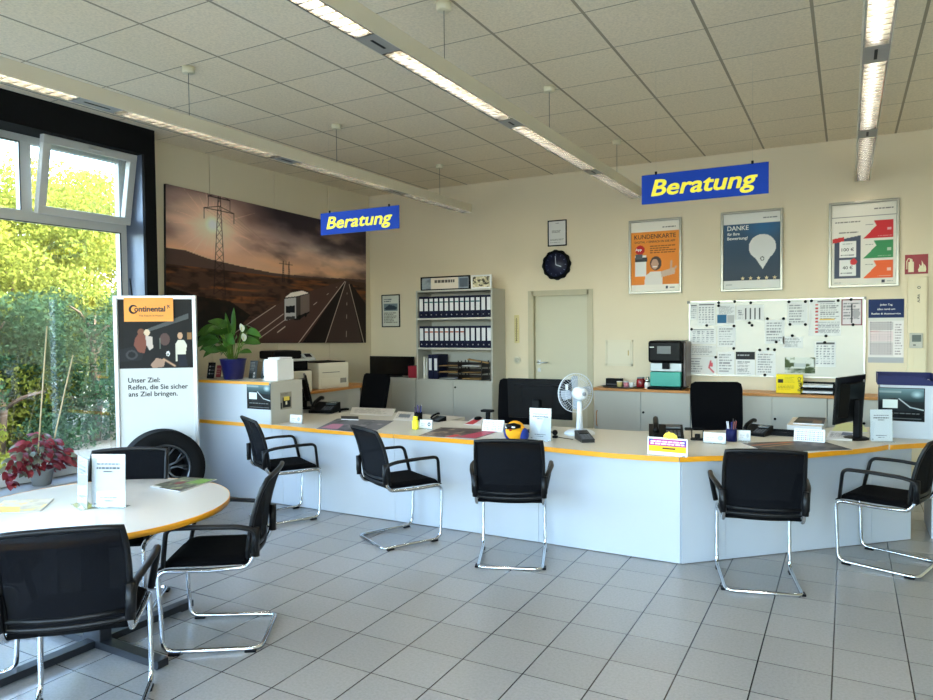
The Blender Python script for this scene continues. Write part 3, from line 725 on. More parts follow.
# ================================================================ PLANTS
def leaf_mesh(mb, base, direction, length, width, droop, up=Vector((0, 0, 1)), n=7, fold=.25):
    d = Vector(direction).normalized(); side = d.cross(up)
    if side.length < .1: side = d.cross(Vector((1, 0, 0)))
    side.normalize(); p = Vector(base); vs = []; cur = d.copy()
    for i in range(n + 1):
        t = i / n; w_ = width * max(0, math.sin(PI * min(1, t * .93 + .05))) ** .8 * (1 - .25 * t)
        nn = side.cross(cur).normalized()
        vs += [p - side * w_ + nn * w_ * fold, p.copy(), p + side * w_ + nn * w_ * fold]
        cur = (cur + Vector((0, 0, -1)) * droop / n).normalized(); p = p + cur * length / n
    fs = []
    for i in range(n):
        a = i * 3; fs += [(a, a + 1, a + 4, a + 3), (a + 1, a + 2, a + 5, a + 4)]
    top = vs; N = len(vs); bot = [v - Vector((0, 0, .0012)) for v in vs]
    mb._add(vs + bot, fs + [tuple(N + i for i in reversed(f)) for f in fs], True)
def leafm(name, c, rough=.35):
    M = mat(name, c, rough, var=.25, vs=14); return M
LG = mat('glossy_dark_green_leaf', (62, 104, 34), .35, var=.55, vs=22); LG2 = leafm('light_green_leaf', (104, 142, 52))
pp = at(233.5, 379, Y=5.24); ppx, ppy = pp.x, 5.24
pot = thing('potted_peace_lily', 'peace lily with white flowers in a dark blue pot on the raised cabinet', 'plant', (ppx, ppy, 1.18))
MB().lathe([(0, 0), (.075, 0), (.082, .01), (.108, .165), (.112, .17), (.112, .178), (.100, .178), (.098, .165), (0, .16)], 32).build('pot', mat('cobalt_blue_glaze', (13, 15, 84), .3, coat=.2), pot)
MB().lathe([(0, .158), (.096, .158), (.097, .167), (0, .168)], 24).build('soil', mat('potting_soil', (50, 38, 28), .95, var=.3), pot)
lf = MB(); st = MB()
for i in range(44):
    a = random.uniform(0, 2 * PI); bs = random.random()
    if random.random() < .35: a = PI + random.uniform(-.7, .7)
    h = random.uniform(.05, .30); rr = random.uniform(.04, .17)
    b0 = Vector((math.cos(a) * .03, math.sin(a) * .03, .165)); e = Vector((math.cos(a) * rr, math.sin(a) * rr, .18 + h))
    st.tube([b0, (b0 + e) / 2 + Vector((0, 0, .03)), e], .003, 5)
    leaf_mesh(lf, e, (math.cos(a), math.sin(a), random.uniform(-.2, .9)), random.uniform(.12, .18), random.uniform(.034, .050), random.uniform(.5, 1.6), up=Vector((random.uniform(-.6, .6), random.uniform(-1.3, -.3), random.uniform(.1, .8))).normalized(), fold=.12)
for (dx, dy, dz, ln) in ((-.14, -.06, .28, .24), (-.12, -.1, .18, .22), (-.12, -.05, .24, .24), (-.05, -.12, .16, .2), (.04, -.1, .2, .16), (-.08, -.1, .26, .2)):
    st.tube([(0, 0, .165), (dx * .5, dy * .5, .2 + dz * .5), (dx, dy, .17 + dz)], .0032, 5); leaf_mesh(lf, (dx, dy, .17 + dz), (-.9 if dx < 0 else .7, -.25, .1), ln, .052, 1.0, up=Vector((0, -.9, .5)).normalized(), fold=.1)
leaf_mesh(lf, (.02, 0, .38), (.12, -.1, 1), .24, .035, .3, up=Vector((0, -1, 0))); leaf_mesh(lf, (-.02, 0, .36), (-.12, -.1, 1), .22, .035, .3, up=Vector((0, -1, 0)))
lf.build('leaves', LG, pot); st.build('stems', LG2, pot)
for (dx, dy, dz, dr) in ((-.13, -.06, .40, (-.6, -.4, .5)), (-.03, -.08, .40, (.2, -.8, .5)), (.135, -.02, .41, (.1, -.3, 1)), (.155, -.02, .33, (.2, -.3, 1))):
    q = MB(); leaf_mesh(q, (dx, dy, dz), dr, .075, .027, .3, fold=.5); fl = q.build('flower', mat('creamy_white_spathe', (236, 236, 214), .5), pot)
    MB().tube([(0, 0, .165), (dx * .6, dy * .6, dz * .7), (dx, dy, dz)], .0025, 5).build('flower_stalk', LG2, fl)
    MB().tube([(dx, dy - .008, dz + .01), (dx + .004, dy - .012, dz + .045)], .005, 6).build('spadix', mat('pale_yellow_spadix', (220, 215, 140), .7), fl)
pot.scale = (1.2, 1.2, 1.2)
# red leaved plant in a grey pot by the window
bx = at(52, 480, X=-6.18)
rp = thing('coleus_plant', 'dark red leaved plant with two bamboo canes by the window', 'plant', (-6.06, 3.51, .386))
MB().lathe([(0, 0), (.07, 0), (.095, .13), (.10, .135), (.088, .135), (.085, .12), (0, .12)], 28).build('pot', mat('grey_clay_pot', (120, 122, 122), .6), rp)
RL = mat('dark_red_leaf', (112, 26, 34), .5, var=.3, vs=20); OL = mat('grey_green_leaf', (104, 108, 92), .5, var=.3, vs=20)
q = MB(); q2 = MB()
for i in range(230):
    a = random.uniform(0, 2 * PI); rr = random.uniform(0, .25); yy = math.sin(a) * rr * 1.2; hgt = .10 + (.34 * random.random() ** .7) * (1 - abs(yy) / .34) + .02
    xx = math.cos(a) * rr * .42
    leaf_mesh(q if i % 3 else q2, (xx, yy, hgt), (math.cos(a) + .5, math.sin(a), random.uniform(-.3, .5)), random.uniform(.06, .11), random.uniform(.022, .034), 1.0, up=Vector((1, random.uniform(-.6, .6), .6)).normalized(), fold=.1)
for (yy, hz) in ((-.25, .14), (-.17, .20), (-.27, .08)):
    for _ in range(5): leaf_mesh(q, (.03, yy, hz), (.5, random.uniform(-1, .6), random.uniform(-.6, .4)), .08, .03, 1.0)
q.build('red_leaves', RL, rp); q2.build('grey_leaves', OL, rp)
q = MB()
for i in range(14):
    a = random.uniform(0, 2 * PI); q.tube([(0, 0, .11), (math.cos(a) * .05, math.sin(a) * .12, .2), (math.cos(a) * .08, math.sin(a) * .2, .28)], .004, 5)
q.build('stems', mat('red_brown_stem', (96, 40, 40), .6), rp)
BAM = mat('bamboo_cane', (182, 160, 120), .6, var=.15, vs=8)
def cane(pt, pb):
    a = Vector(pt) - Vector((-6.06, 3.51, .386)); b = Vector(pb) - Vector((-6.06, 3.51, .386)); b.z = .10; MB().tube([b, a], .006, 7).build('cane', BAM, rp)
cane(at(47, 326, X=-6.06), (-6.06, 3.47, 0)); cane(at(73, 355, X=-6.06), (-6.06, 3.555, 0))
LAMP_ES = 50

# ================================================================ MURAL ON THE LEFT WALL (local x -> +Y)
MY0, MY1, MZ0, MZ1 = 4.905, 8.335, 1.52, 3.17
mu = thing('wall_picture', 'large panoramic picture of a lorry on a motorway and a power pylon against the sun', 'picture', (XL + .03, (MY0 + MY1) / 2, MZ0), PI / 2)
mu.rotation_euler = (0, -math.radians(-1.3), PI / 2)
mw, mh = MY1 - MY0, MZ1 - MZ0
MB().box(-mw / 2, mw / 2, .0, .03, 0, mh).build('backing_board', mat('dark_picture_edge', (40, 34, 34), .5), mu)
C = Canvas(460, 230, (60, 50, 52))
HZ = .52
C.grad(0, HZ, 1, .72, (204, 158, 128), (160, 130, 122)); C.grad(0, .72, 1, 1.0, (150, 124, 120), (66, 60, 68))
n = C.fbm(4, 5, 5); C.put(((C.V > HZ) * (n * 2.2 + .25 + (C.V - .75) * 1.2 + C.U * .15).clip(0, 1)), (52, 44, 50), .85)
n = C.fbm(5, 9, 5); C.put(((C.V > HZ) * (n * 2.4 - .1).clip(0, 1) * (1 - abs(C.V - .72) * 3).clip(0, 1)), (208, 174, 150), .75)
n = C.fbm(6, 12, 4); band = np.exp(-((C.V - (.80 - .08 * C.U)) / .055) ** 2); C.put(band * (.55 + n).clip(0, 1) * (C.U > .2), (186, 168, 160), .7)
band = np.exp(-((C.V - (.80 - .16 * C.U)) / .04) ** 2); C.put(band * (.75 + n * .8).clip(0, 1), (226, 190, 170), .7); band = np.exp(-((C.V - (.61 - .04 * C.U)) / .035) ** 2); C.put(band * (.6 + n * .8).clip(0, 1), (222, 170, 130), .7)
C.put(np.exp(-((C.U - .04) / .06) ** 2 - ((C.V - .88) / .10) ** 2) * (.6 + n).clip(0, 1), (190, 176, 170), .8)
su, sv = .178, .796
C.disc(su, sv, .32, .40, (226, 176, 156), .9, 1.0); C.disc(su, sv, .17, .22, (255, 222, 196), .9, 1.0)
for k in range(22):
    a = 2 * PI * k / 22 + .1; L = random.uniform(.12, .30)
    C.poly([(su + .004 * math.sin(a), sv - .008 * math.cos(a)), (su + L * math.cos(a) * .8, sv + L * math.sin(a) * 1.5), (su - .004 * math.sin(a), sv + .008 * math.cos(a))], (246, 200, 180), .32)
C.disc(su, sv, .035, .065, (255, 244, 230), 1, .9)
# hills and plain
C.poly([(0, 0), (0, .60), (.07, .60), (.16, .565), (.30, .54), (.46, .52), (.7, .53), (1, .56), (1, 0)], (84, 66, 62))
C.poly([(0, 0), (0, .50), (.2, .50), (.5, .50), (.86, .535), (1, .53), (1, 0)], (74, 54, 46))
n = C.fbm(30, 40, 3); C.put((C.V < .5) * (n * 2 + .2).clip(0, 1), (40, 28, 24), .75)
n = C.fbm(10, 40, 3); C.put((C.V < .5) * (C.V > .28) * (n * 2.2 - .1).clip(0, 1), (138, 82, 48), .7)
C.poly([(0, 0), (0, .36), (.12, .31), (.25, .29), (.34, .20), (.26, .06), (.2, 0)], (24, 18, 18), .9)
n = C.fbm(40, 30, 2); C.put((C.V < .33) * (C.U < .35) * (n * 2).clip(0, 1), (46, 32, 26), .6)
# motorway
C.poly([(.23, 0), (.30, .12), (.52, .34), (.852, .53), (.868, .53), (.735, 0)], (78, 58, 54))
C.poly([(.60, 0), (.735, 0), (.868, .53), (.862, .53)], (34, 26, 26)); C.poly([(.735, 0), (.865, .53), (.88, .53), (1, .26), (1, 0)], (66, 52, 50))
C.poly([(.97, 0), (.885, .50), (.90, .51), (1, .34), (1, 0)], (40, 30, 28))
for a, b_, wd in (((.31, 0), (.50, .22), .004), ((.35, 0), (.62, .30), .0035), ((.58, 0), (.856, .52), .005), ((.735, 0), (.862, .52), .005), ((.985, 0), (.885, .50), .005), ((.24, .04), (.46, .28), .003)):
    C.line(a, b_, wd, (214, 198, 184), .85)
for t0 in (.0, .25, .5, .7, .85):
    p = lambda t: (.47 + (.86 - .47) * t, .08 + (.53 - .08) * t); C.line(p(t0), p(t0 + .10 * (1 - t0)), .004 * (1 - t0) + .001, (220, 206, 190), .9)
for t0 in (.1, .4, .62, .8): p = lambda t: (.865 + (.872 - .865) * t, .0 + .52 * t); C.line(p(t0), p(t0 + .1 * (1 - t0)), .004, (210, 196, 184), .8)
# lorry
C.poly([(.507, .34), (.565, .40), (.642, .40), (.642, .24), (.575, .175), (.507, .19)], (30, 26, 28))
C.poly([(.508, .345), (.565, .36), (.64, .395), (.60, .41), (.54, .385)], (214, 206, 200))
C.poly([(.57, .355), (.641, .39), (.641, .25), (.57, .205)], (112, 98, 92)); C.poly([(.57, .355), (.592, .366), (.592, .215), (.57, .205)], (70, 62, 60))
C.poly([(.507, .335), (.567, .352), (.567, .19), (.507, .17)], (172, 170, 172)); C.poly([(.513, .28), (.562, .29), (.562, .235), (.513, .228)], (26, 26, 32)); C.poly([(.513, .20), (.562, .208), (.562, .185), (.513, .175)], (60, 58, 60))
C.disc(.585, .20, .008, .02, (14, 12, 12)); C.disc(.62, .222, .007, .018, (14, 12, 12))
# pylons
PC = (38, 30, 32)
def pylon(u, v0, v1, wb_, k=1.0):
    C.line((u - wb_, v0), (u - wb_ * .18, v1), .0035 * k, PC); C.line((u + wb_, v0), (u + wb_ * .18, v1), .0035 * k, PC)
    N = 12
    for i in range(N):
        t, t2 = i / N, (i + 1) / N; f = lambda q: wb_ * (1 - .82 * q); vv = lambda q: v0 + (v1 - v0) * q
        C.line((u - f(t), vv(t)), (u + f(t2), vv(t2)), .0022 * k, PC, .9); C.line((u + f(t), vv(t)), (u - f(t2), vv(t2)), .0022 * k, PC, .9)
pylon(.205, .33, 1.0, .024)
for (v, L) in ((.90, .062), (.985, .045)):
    C.line((.205 - L, v), (.205 + L, v), .004, PC); C.line((.205 - L, v), (.205, v + .03), .003, PC); C.line((.205 + L, v), (.205, v + .03), .003, PC)
    for sg in (-1, 1): C.line((.205 + sg * L, v), (.205 + sg * L, v - .07), .003, PC)
for u in (.50, .53): pylon(u, .46, .62, .006, .7); C.line((u - .02, .60), (u + .02, .60), .0025, PC)
for k in range(5): C.line((.14 + .03 * k, .90 - .0 * k), (.52, .60 + .004 * k), .0012, PC, .35)
C.a = ((C.a - 95) * 1.22 + 104).clip(0, 255)
C.build('picture_print', mw, mh, mu, -.0015, 0, 0, rough=.3, mname='mural_print')

# ================================================================ WALL ITEMS ON THE BACK WALL
def wallrect(tl, br): a = at(*tl, Y=YB); b = at(*br, Y=YB); return a.x, b.x, b.z, a.z
def frame_poster(name, label, x0, x1, z0, z1, cv, fw=.03, fmat=None, cat='poster', round_=.02, d=.022, glass=False):
    t = thing(name, label, cat, ((x0 + x1) / 2, YB - .002, z0)); w_, h_ = x1 - x0, z1 - z0
    f = MB(); f.rbox(-w_ / 2, -w_ / 2 + fw, -d, 0, 0, h_, round_ * .3).rbox(w_ / 2 - fw, w_ / 2, -d, 0, 0, h_, round_ * .3).rbox(-w_ / 2 + fw * .5, w_ / 2 - fw * .5, -d, 0, 0, fw, round_ * .3).rbox(-w_ / 2 + fw * .5, w_ / 2 - fw * .5, -d, 0, h_ - fw, h_, round_ * .3)
    f.build('frame', fmat or ALU, t)
    MB().box(-w_ / 2 + .005, w_ / 2 - .005, -.006, -.0005, .005, h_ - .005).build('backing', mat('poster_backing', (220, 218, 212), .5), t)
    cv.build('print', w_ - 2 * fw + .004, h_ - 2 * fw + .004, t, -.009, 0, fw - .002)
    return t
PF = mat('chrome_snap_frame', (150, 147, 138), .3, .85)
# orange customer card poster
C = Canvas(90, 130, (238, 232, 220)); OR = (234, 140, 50)
C.grad(0, .095, 1, .86, (226, 132, 52), (238, 150, 60))
C.disc(.19, .60, .10, .068, (196, 40, 40)); C.rect(.10, .585, .27, .61, (236, 220, 214), .0)
C.rect(.08, .22, .32, .52, (228, 228, 226)); C.rect(.08, .43, .34, .49, (60, 62, 66)); C.rect(.10, .47, .24, .54, (90, 92, 96))
C.disc(.52, .40, .12, .10, (84, 70, 62)); C.disc(.50, .39, .075, .075, (196, 158, 136)); C.rect(.455, .345, .54, .36, (236, 232, 228))
C.poly([(.28, .10), (.30, .22), (.40, .28), (.62, .28), (.66, .20), (.66, .10)], (226, 220, 212)); C.poly([(.62, .28), (.88, .33), (.92, .28), (.9, .24), (.64, .20)], (204, 178, 158)); C.line((.83, .30), (.84, .42), .02, (200, 170, 150)); C.line((.90, .31), (.93, .34), .02, (200, 170, 150))
C.lines(.40, .54, .94, .66, 4, (120, 74, 36), .4); C.lines(.05, .035, .2, .05, 1, (120, 120, 120)); C.rect(.72, .035, .77, .07, (70, 74, 84)); C.lines(.8, .04, .93, .06, 1, (120, 120, 120)); C.lines(.66, .90, .93, .925, 1, (70, 66, 60), 0)
x0, x1, z0, z1 = -2.347, -1.718, 2.075, 2.965
p = frame_poster('poster', 'orange framed customer card poster with a woman holding up a phone', x0, x1, z0, z1, C, .03, PF)
DBR = mat('dark_brown_print', (60, 36, 22), .6)
text('lettering', 'KUNDENKARTE', DBR, p, width=.49, height=.05, z=.66, y=-.0095, bold=.01)
text('lettering', 'DIGITAL + EINFACH IN DIE APP', DBR, p, width=.48, height=.024, z=.61, y=-.0095, bold=.01)
text('lettering', 'App', mat('white_print', (240, 240, 236), .6), p, width=.075, height=.03, x=-.195, z=.52, y=-.0095, bold=.02)
# blue thank you poster
C = Canvas(100, 140, (228, 226, 220)); C.grad(0, .11, 1, .86, (66, 76, 88), (66, 96, 124)); C.disc(.7, .82, .4, .2, (50, 120, 176), .6, .9)
C.put((C.V > .86).astype(float), (228, 226, 220))
C.disc(.69, .545, .235, .165, (226, 226, 224)); C.poly([(.455, .53), (.70, .255), (.925, .53)], (226, 226, 224)); 
C.disc(.69, .39, .035, .028, (50, 50, 54)); C.disc(.69, .39, .022, .018, (226, 226, 224)); C.lines(.05, .05, .17, .065, 1, (110, 110, 110)); C.lines(.70, .915, .94, .935, 1, (80, 84, 90), 0)
x0, x1, z0, z1 = -1.282, -.629, 2.07, 2.975
p = frame_poster('poster', 'blue framed poster with a white map pin and five stars', x0, x1, z0, z1, C, .03, PF)
WP = mat('white_print', (240, 240, 236), .6)
text('lettering', 'DANKE', WP, p, width=.225, height=.05, x=-.255, z=.69, y=-.0095, align='LEFT', bold=.01)
text('lettering', 'für Ihre', WP, p, width=.13, height=.032, x=-.255, z=.635, y=-.0095, align='LEFT', bold=.02)
text('lettering', 'Bewertung!', WP, p, width=.215, height=.032, x=-.255, z=.585, y=-.0095, align='LEFT', bold=.02)
STAR = mat('pale_gold_print', (226, 206, 160), .6)
for i in range(5):
    q = MB(); cx = -.09 + i * .083; R0 = .024
    pts = [((R0 if k % 2 == 0 else R0 * .42) * math.sin(k * PI / 5), (R0 if k % 2 == 0 else R0 * .42) * math.cos(k * PI / 5)) for k in range(10)]
    vs = [(cx, -.0097, .145)] + [(cx + a, -.0097, .145 + b) for a, b in pts]; q._add(vs, [(0, k + 1, (k + 1) % 10 + 1) for k in range(10)]); q.build('star', STAR, p)
# price arrows poster
C = Canvas(100, 140, (226, 222, 210)); C.rect(0, .84, 1, .845, (90, 90, 90)); C.lines(.66, .91, .95, .94, 1, (50, 50, 54), 0); C.lines(.06, .77, .45, .795, 1, (90, 88, 84), 0); C.lines(.12, .64, .42, .665, 1, (90, 88, 84), 0)
C.poly([(.05, .08), (.05, .56), (.46, .61), (.46, .08)], (74, 82, 100))
C.rect(.13, .34, .385, .54, (230, 230, 226)); C.rect(.13, .11, .385, .31, (230, 230, 226)); C.poly([(.02, .525), (.2, .545), (.2, .60), (.02, .58)], (196, 54, 54)); C.disc(.35, .285, .055, .04, (200, 60, 64))
for z_, c_ in ((.565, (196, 48, 54)), (.32, (66, 142, 92)), (.075, (234, 104, 58))):
    C.poly([(.50, z_), (.70, z_ + .155), (.655, z_ + .215), (.95, z_ + .215), (.95, z_)], c_); C.lines(.53, z_ + .16, .65, z_ + .18, 1, (110, 108, 104), 0); C.lines(.72, z_ + .02, .93, z_ + .035, 1, (226, 214, 206), 0, al=.6); C.rect(.86, z_ + .09, .92, z_ + .125, (240, 232, 226), .7)
C.rect(.78, .02, .83, .055, (70, 74, 84)); C.lines(.86, .03, .95, .045, 1, (130, 130, 130), 0); C.lines(.05, .02, .16, .035, 1, (130, 130, 130), 0)
C.lines(.15, .36, .36, .38, 1, (110, 110, 114)); C.lines(.15, .13, .36, .16, 1, (110, 110, 114)); C.lines(.18, .50, .33, .515, 1, (110, 110, 114), 0)
x0, x1, z0, z1 = -.184, .463, 2.075, 2.98
p = frame_poster('poster', 'framed price poster with red, green and orange arrow shapes', x0, x1, z0, z1, C, .03, PF)
text('lettering', '100 €', INK, p, width=.115, height=.035, x=-.143, z=.385, y=-.0095, bold=.01)
text('lettering', '40 €', INK, p, width=.095, height=.035, x=-.143, z=.195, y=-.0095, bold=.01)
# certificates
x0, x1, z0, z1 = wallrect((548, 221), (567, 245.5))
C = Canvas(40, 54, (222, 220, 216)); C.lines(.4, .88, .6, .92, 1, (60, 60, 60), 0); C.lines(.2, .5, .8, .62, 3, (90, 84, 80)); C.lines(.1, .1, .9, .26, 4, (110, 106, 100))
frame_poster('framed_certificate', 'small black framed certificate hanging above the clock', x0, x1, z0, z1, C, .014, BLKP, 'picture', .006, .015)
x0, x1, z0, z1 = wallrect((382, 295), (400.5, 327))
C = Canvas(40, 60, (206, 208, 198)); C.rect(.08, .5, .92, .74, (120, 136, 142)); C.lines(.1, .78, .7, .9, 2, (70, 80, 90)); C.poly([(.12, .58), (.4, .7), (.7, .66), (.9, .6), (.8, .54), (.2, .54)], (60, 70, 80)); C.lines(.1, .1, .9, .46, 7, (120, 120, 112))
frame_poster('framed_notice', 'narrow black framed notice beside the corner left of the binder shelf', x0, x1, z0, z1, C, .014, BLKP, 'picture', .006, .015)
# clock with toothed black rim
cc = at(557, 265, Y=YB); ck = thing('wall_clock', 'round black clock with a toothed tyre like rim and dark blue face', 'clock', (cc.x, YB - .003, cc.z))
Mc = Matrix.Rotation(PI / 2, 4, 'X')
pr_ = []
for k in range(48):
    a = 2 * PI * k / 48; r_ = .195 if k % 4 < 2 else .185
    pr_.append((r_ * math.cos(a), r_ * math.sin(a)))
q = MB(); q.prism(pr_, 0, .03, Mc); q.lathe([(.155, .03), (.185, .03), (.18, .045), (.165, .05), (.155, .045), (.155, .03)], 48, Mc); q.build('rim', RUB, ck)
MB().lathe([(0, .031), (.155, .031), (.155, .034), (0, .034)], 40, Mc).build('face', mat('midnight_blue_face', (22, 26, 54), .4), ck)
q = MB()
for k in range(12):
    Mk = Mc @ Matrix.Rotation(2 * PI * k / 12, 4, 'Z'); q.box(.118, .138, -.003, .003, .034, .036, Mk)
q.build('hour_marks', mat('pale_blue_marks', (120, 130, 165), .5), ck)
MB().box(-.005, .005, 0, .11, .037, .039, Mc @ Matrix.Rotation(math.radians(4), 4, 'Z')).build('minute_hand', mat('silver_hand', (170, 176, 190), .4), ck)
MB().box(-.006, .006, 0, .075, .036, .038, Mc @ Matrix.Rotation(math.radians(-110), 4, 'Z')).build('hour_hand', mat('silver_hand', (170, 176, 190), .4), ck)
# thermometer, switch, hatch
a = at(514, 315, Y=YB); b_ = at(520, 343, Y=YB)
th = thing('wall_thermometer', 'narrow pale wooden thermometer between the binder shelf and the door', 'thermometer', ((a.x + b_.x) / 2, YB - .002, b_.z))
MB().rbox(-.035, .035, -.012, 0, 0, a.z - b_.z, .004).build('board', mat('pale_straw_wood', (212, 196, 140), .5, var=.1), th)
q = MB(); H_ = a.z - b_.z; q.tube([(0, -.015, .04), (0, -.015, H_ - .04)], .004, 6).ball((0, -.016, .035), .011); q.build('tube', mat('dark_brown_tube', (96, 70, 30), .4), th)
q = MB()
for k in range(12): q.box(-.022, -.008, -.0135, -.012, .06 + k * .022, .063 + k * .022).box(.008, .022, -.0135, -.012, .06 + k * .022, .063 + k * .022)
q.build('scale_marks', INK, th)
a = at(517.5, 360, Y=YB); sw = thing('light_switch', 'round cream wall knob below the thermometer', 'switch', (a.x, YB - .002, a.z))
MB().lathe([(0, 0), (.05, 0), (.05, .008), (.045, .012), (0, .012)], 28, Mc).build('plate', mat('cream_plastic', (224, 216, 192), .4), sw)
MB().lathe([(0, .012), (.028, .012), (.025, .03), (0, .032)], 24, Mc).build('knob', mat('grey_cream_knob', (200, 196, 180), .4), sw)
x0, x1, z0, z1 = wallrect((605.5, 340), (633, 366)); ht = thing('wall_hatch', 'small square cream access hatch in the wall right of the door', 'hatch', ((x0 + x1) / 2, YB - .001, z0)); w_ = x1 - x0; h_ = z1 - z0
CRM = mat('cream_metal', (224, 214, 188), .5)
q = MB(); q.box(-w_ / 2, -w_ / 2 + .02, -.01, 0, 0, h_).box(w_ / 2 - .02, w_ / 2, -.01, 0, 0, h_).box(-w_ / 2, w_ / 2, -.01, 0, 0, .02).box(-w_ / 2, w_ / 2, -.01, 0, h_ - .02, h_); q.build('hatch_frame', CRM, ht)
MB().box(-w_ / 2 + .024, w_ / 2 - .024, -.008, -.001, .024, h_ - .024).build('hatch_door', CRM, ht)
MB().rbox(w_ / 2 - .06, w_ / 2 - .05, -.014, -.008, h_ * .4, h_ * .6, .002).build('hatch_latch', mat('brass_latch', (190, 160, 90), .4, .6), ht)
# fire sign
x0, x1, z0, z1 = wallrect((905, 255), (928, 273.5)); fs_ = thing('fire_extinguisher_sign', 'red sign with a fire extinguisher and flames symbol', 'sign', ((x0 + x1) / 2, YB - .001, z0)); w_ = x1 - x0; h_ = z1 - z0
MB().box(-w_ / 2, w_ / 2, -.003, 0, 0, h_).build('plate', mat('dark_signal_red', (150, 22, 34), .4), fs_)
IV = mat('ivory_print', (238, 226, 190), .5)
q = MB(); q.rbox(-.07, -.022, -.005, -.003, .02, .125, .001).rbox(-.058, -.034, -.005, -.003, .125, .15, .001).tube([(-.04, -.004, .15), (-.07, -.004, .16), (-.084, -.004, .13), (-.084, -.004, .05)], .005, 6); q.build('extinguisher_symbol', IV, fs_)
q = MB()
for (dx, s_) in ((.03, 1), (.05, 1.35), (.07, 1.0)):
    q.prism([(dx - .012, .02), (dx - .016, .045 * s_), (dx - .004, .07 * s_), (dx - .006, .10 * s_), (dx + .010, .075 * s_), (dx + .014, .045 * s_), (dx + .010, .02)], 0, .0015, Matrix.Translation((0, -.003, 0)) @ Mc)
q.build('flame_symbol', IV, fs_)
# cable duct with small controller
xa = at(907.5, 300, Y=YB).x; xb = at(927, 300, Y=YB).x; zt = at(915, 277, Y=YB).z
du = thing('cable_duct', 'cream vertical cable duct on the wall below the fire extinguisher sign', 'duct', ((xa + xb) / 2, YB - .001, 0)); w_ = xb - xa
q = MB(); q.rbox(-w_ / 2, w_ / 2, -.05, 0, 0, zt, .004); q.rbox(-w_ / 2 + .05, w_ / 2 - .01, -.056, -.05, 0, zt - .01, .002); q.build('duct_cover', mat('cream_duct_plastic', (226, 212, 178), .45), du)
q = MB(); q.tube([(.01 + .012 * math.cos(2 * PI * k / 10), -.057, zt - .11 + .012 * math.sin(2 * PI * k / 10)) for k in range(10)], .003, 5, closed=True)
q.build('round_mark', INK, du)
text('lettering', 'AURA', INK, du, width=.085, height=.02, x=.018, z=zt - .22, y=-.0565, bold=.02, rz=PI / 2)
a = at(909.5, 333, Y=YB - .06); b_ = at(922.5, 348, Y=YB - .06)
tcn = thing('wall_controller', 'small grey controller with a green display fixed on the cable duct', 'controller', ((a.x + b_.x) / 2, YB - .0575, b_.z)); w_ = b_.x - a.x; h_ = a.z - b_.z
MB().rbox(-w_ / 2, w_ / 2, -.03, 0, 0, h_, .005).build('housing', mat('silver_grey_plastic', (186, 182, 168), .4), tcn)
MB().rbox(-w_ / 2 + .02, w_ / 2 - .015, -.033, -.03, h_ * .42, h_ * .88, .002).build('display', mat('dark_green_display', (52, 66, 54), .3), tcn)
MB().rbox(-w_ / 2 + .03, w_ / 2 - .06, -.033, -.03, h_ * .16, h_ * .24, .002).build('button', BLKP, tcn)
# wall calendar
x0, x1, z0, z1 = wallrect((868.5, 299.5), (903.5, 363)); wc = thing('wall_calendar', 'wall calendar with a dark blue header and months below', 'calendar', ((x0 + x1) / 2, YB - .001, z0)); w_ = x1 - x0; h_ = z1 - z0
C = Canvas(80, 150, (216, 214, 208)); C.rect(0, .71, 1, 1, (28, 46, 92)); C.rect(0, .09, 1, .66, (232, 226, 222)); C.rect(.04, .52, .70, .64, (196, 190, 190)); C.rect(.04, .34, .70, .50, (232, 214, 214)); C.rect(.04, .12, .70, .32, (204, 196, 196)); C.rect(.73, .1, .97, .65, (236, 230, 228))
for j in range(14):
    for i in range(8): C.rect(.06 + i * .08, .63 - j * .038, .09 + i * .08, .645 - j * .038, (110, 96, 100), .8)
C.rect(.06, .49, .3, .50, (200, 50, 50)); C.lines(.75, .12, .95, .62, 12, (150, 136, 138)); C.lines(.1, .015, .9, .07, 2, (140, 138, 136)); C.rect(0, 0, 1, .085, (176, 176, 180))
C.build('calendar_sheet', w_, h_, wc, -.006, 0, 0); MB().box(-w_ / 2, w_ / 2, -.005, 0, 0, h_).build('backing_card', PAPER, wc)
for s_, z_, wd in (('Jeden Tag', .90, .35), ('alles rund um', .83, .5), ('Reifen & Autoservice', .76, .82)): text('lettering', s_, WP, wc, width=w_ * wd, height=.018, z=h_ * z_, y=-.0065, bold=.01)

# ---------------------------------------------------------------- whiteboard with sheets
WBX0, WBX1, WBZ0, WBZ1 = -1.637, .168, 1.105, 1.972
wbm = thing('whiteboard', 'long white magnetic board covered with printed sheets and black magnets', 'board', ((WBX0 + WBX1) / 2, YB - .002, WBZ0)); w_ = WBX1 - WBX0; h_ = WBZ1 - WBZ0
MB().box(-w_ / 2 + .01, w_ / 2 - .01, -.014, 0, .01, h_ - .01).build('board_surface', mat('white_enamel', (214, 211, 200), .2), wbm)
f = MB(); f.rbox(-w_ / 2, -w_ / 2 + .018, -.02, 0, 0, h_, .003).rbox(w_ / 2 - .018, w_ / 2, -.02, 0, 0, h_, .003).rbox(-w_ / 2 + .018, w_ / 2 - .018, -.02, 0, 0, .018, .003).rbox(-w_ / 2 + .018, w_ / 2 - .018, -.02, 0, h_ - .018, h_, .003); f.build('board_frame', mat('board_frame_silver', (206, 204, 196), .3, .6), wbm)
f = MB()
for sx in (-1, 1):
    for zz in (.012, h_ - .012): f.rbox(sx * (w_ / 2) - .018, sx * (w_ / 2) + .018 if sx < 0 else w_ / 2 + .004, -.024, 0, zz - .016, zz + .016, .003)
f.build('corner_cap', mat('grey_corner_cap', (140, 136, 128), .5), wbm)
sheets = []
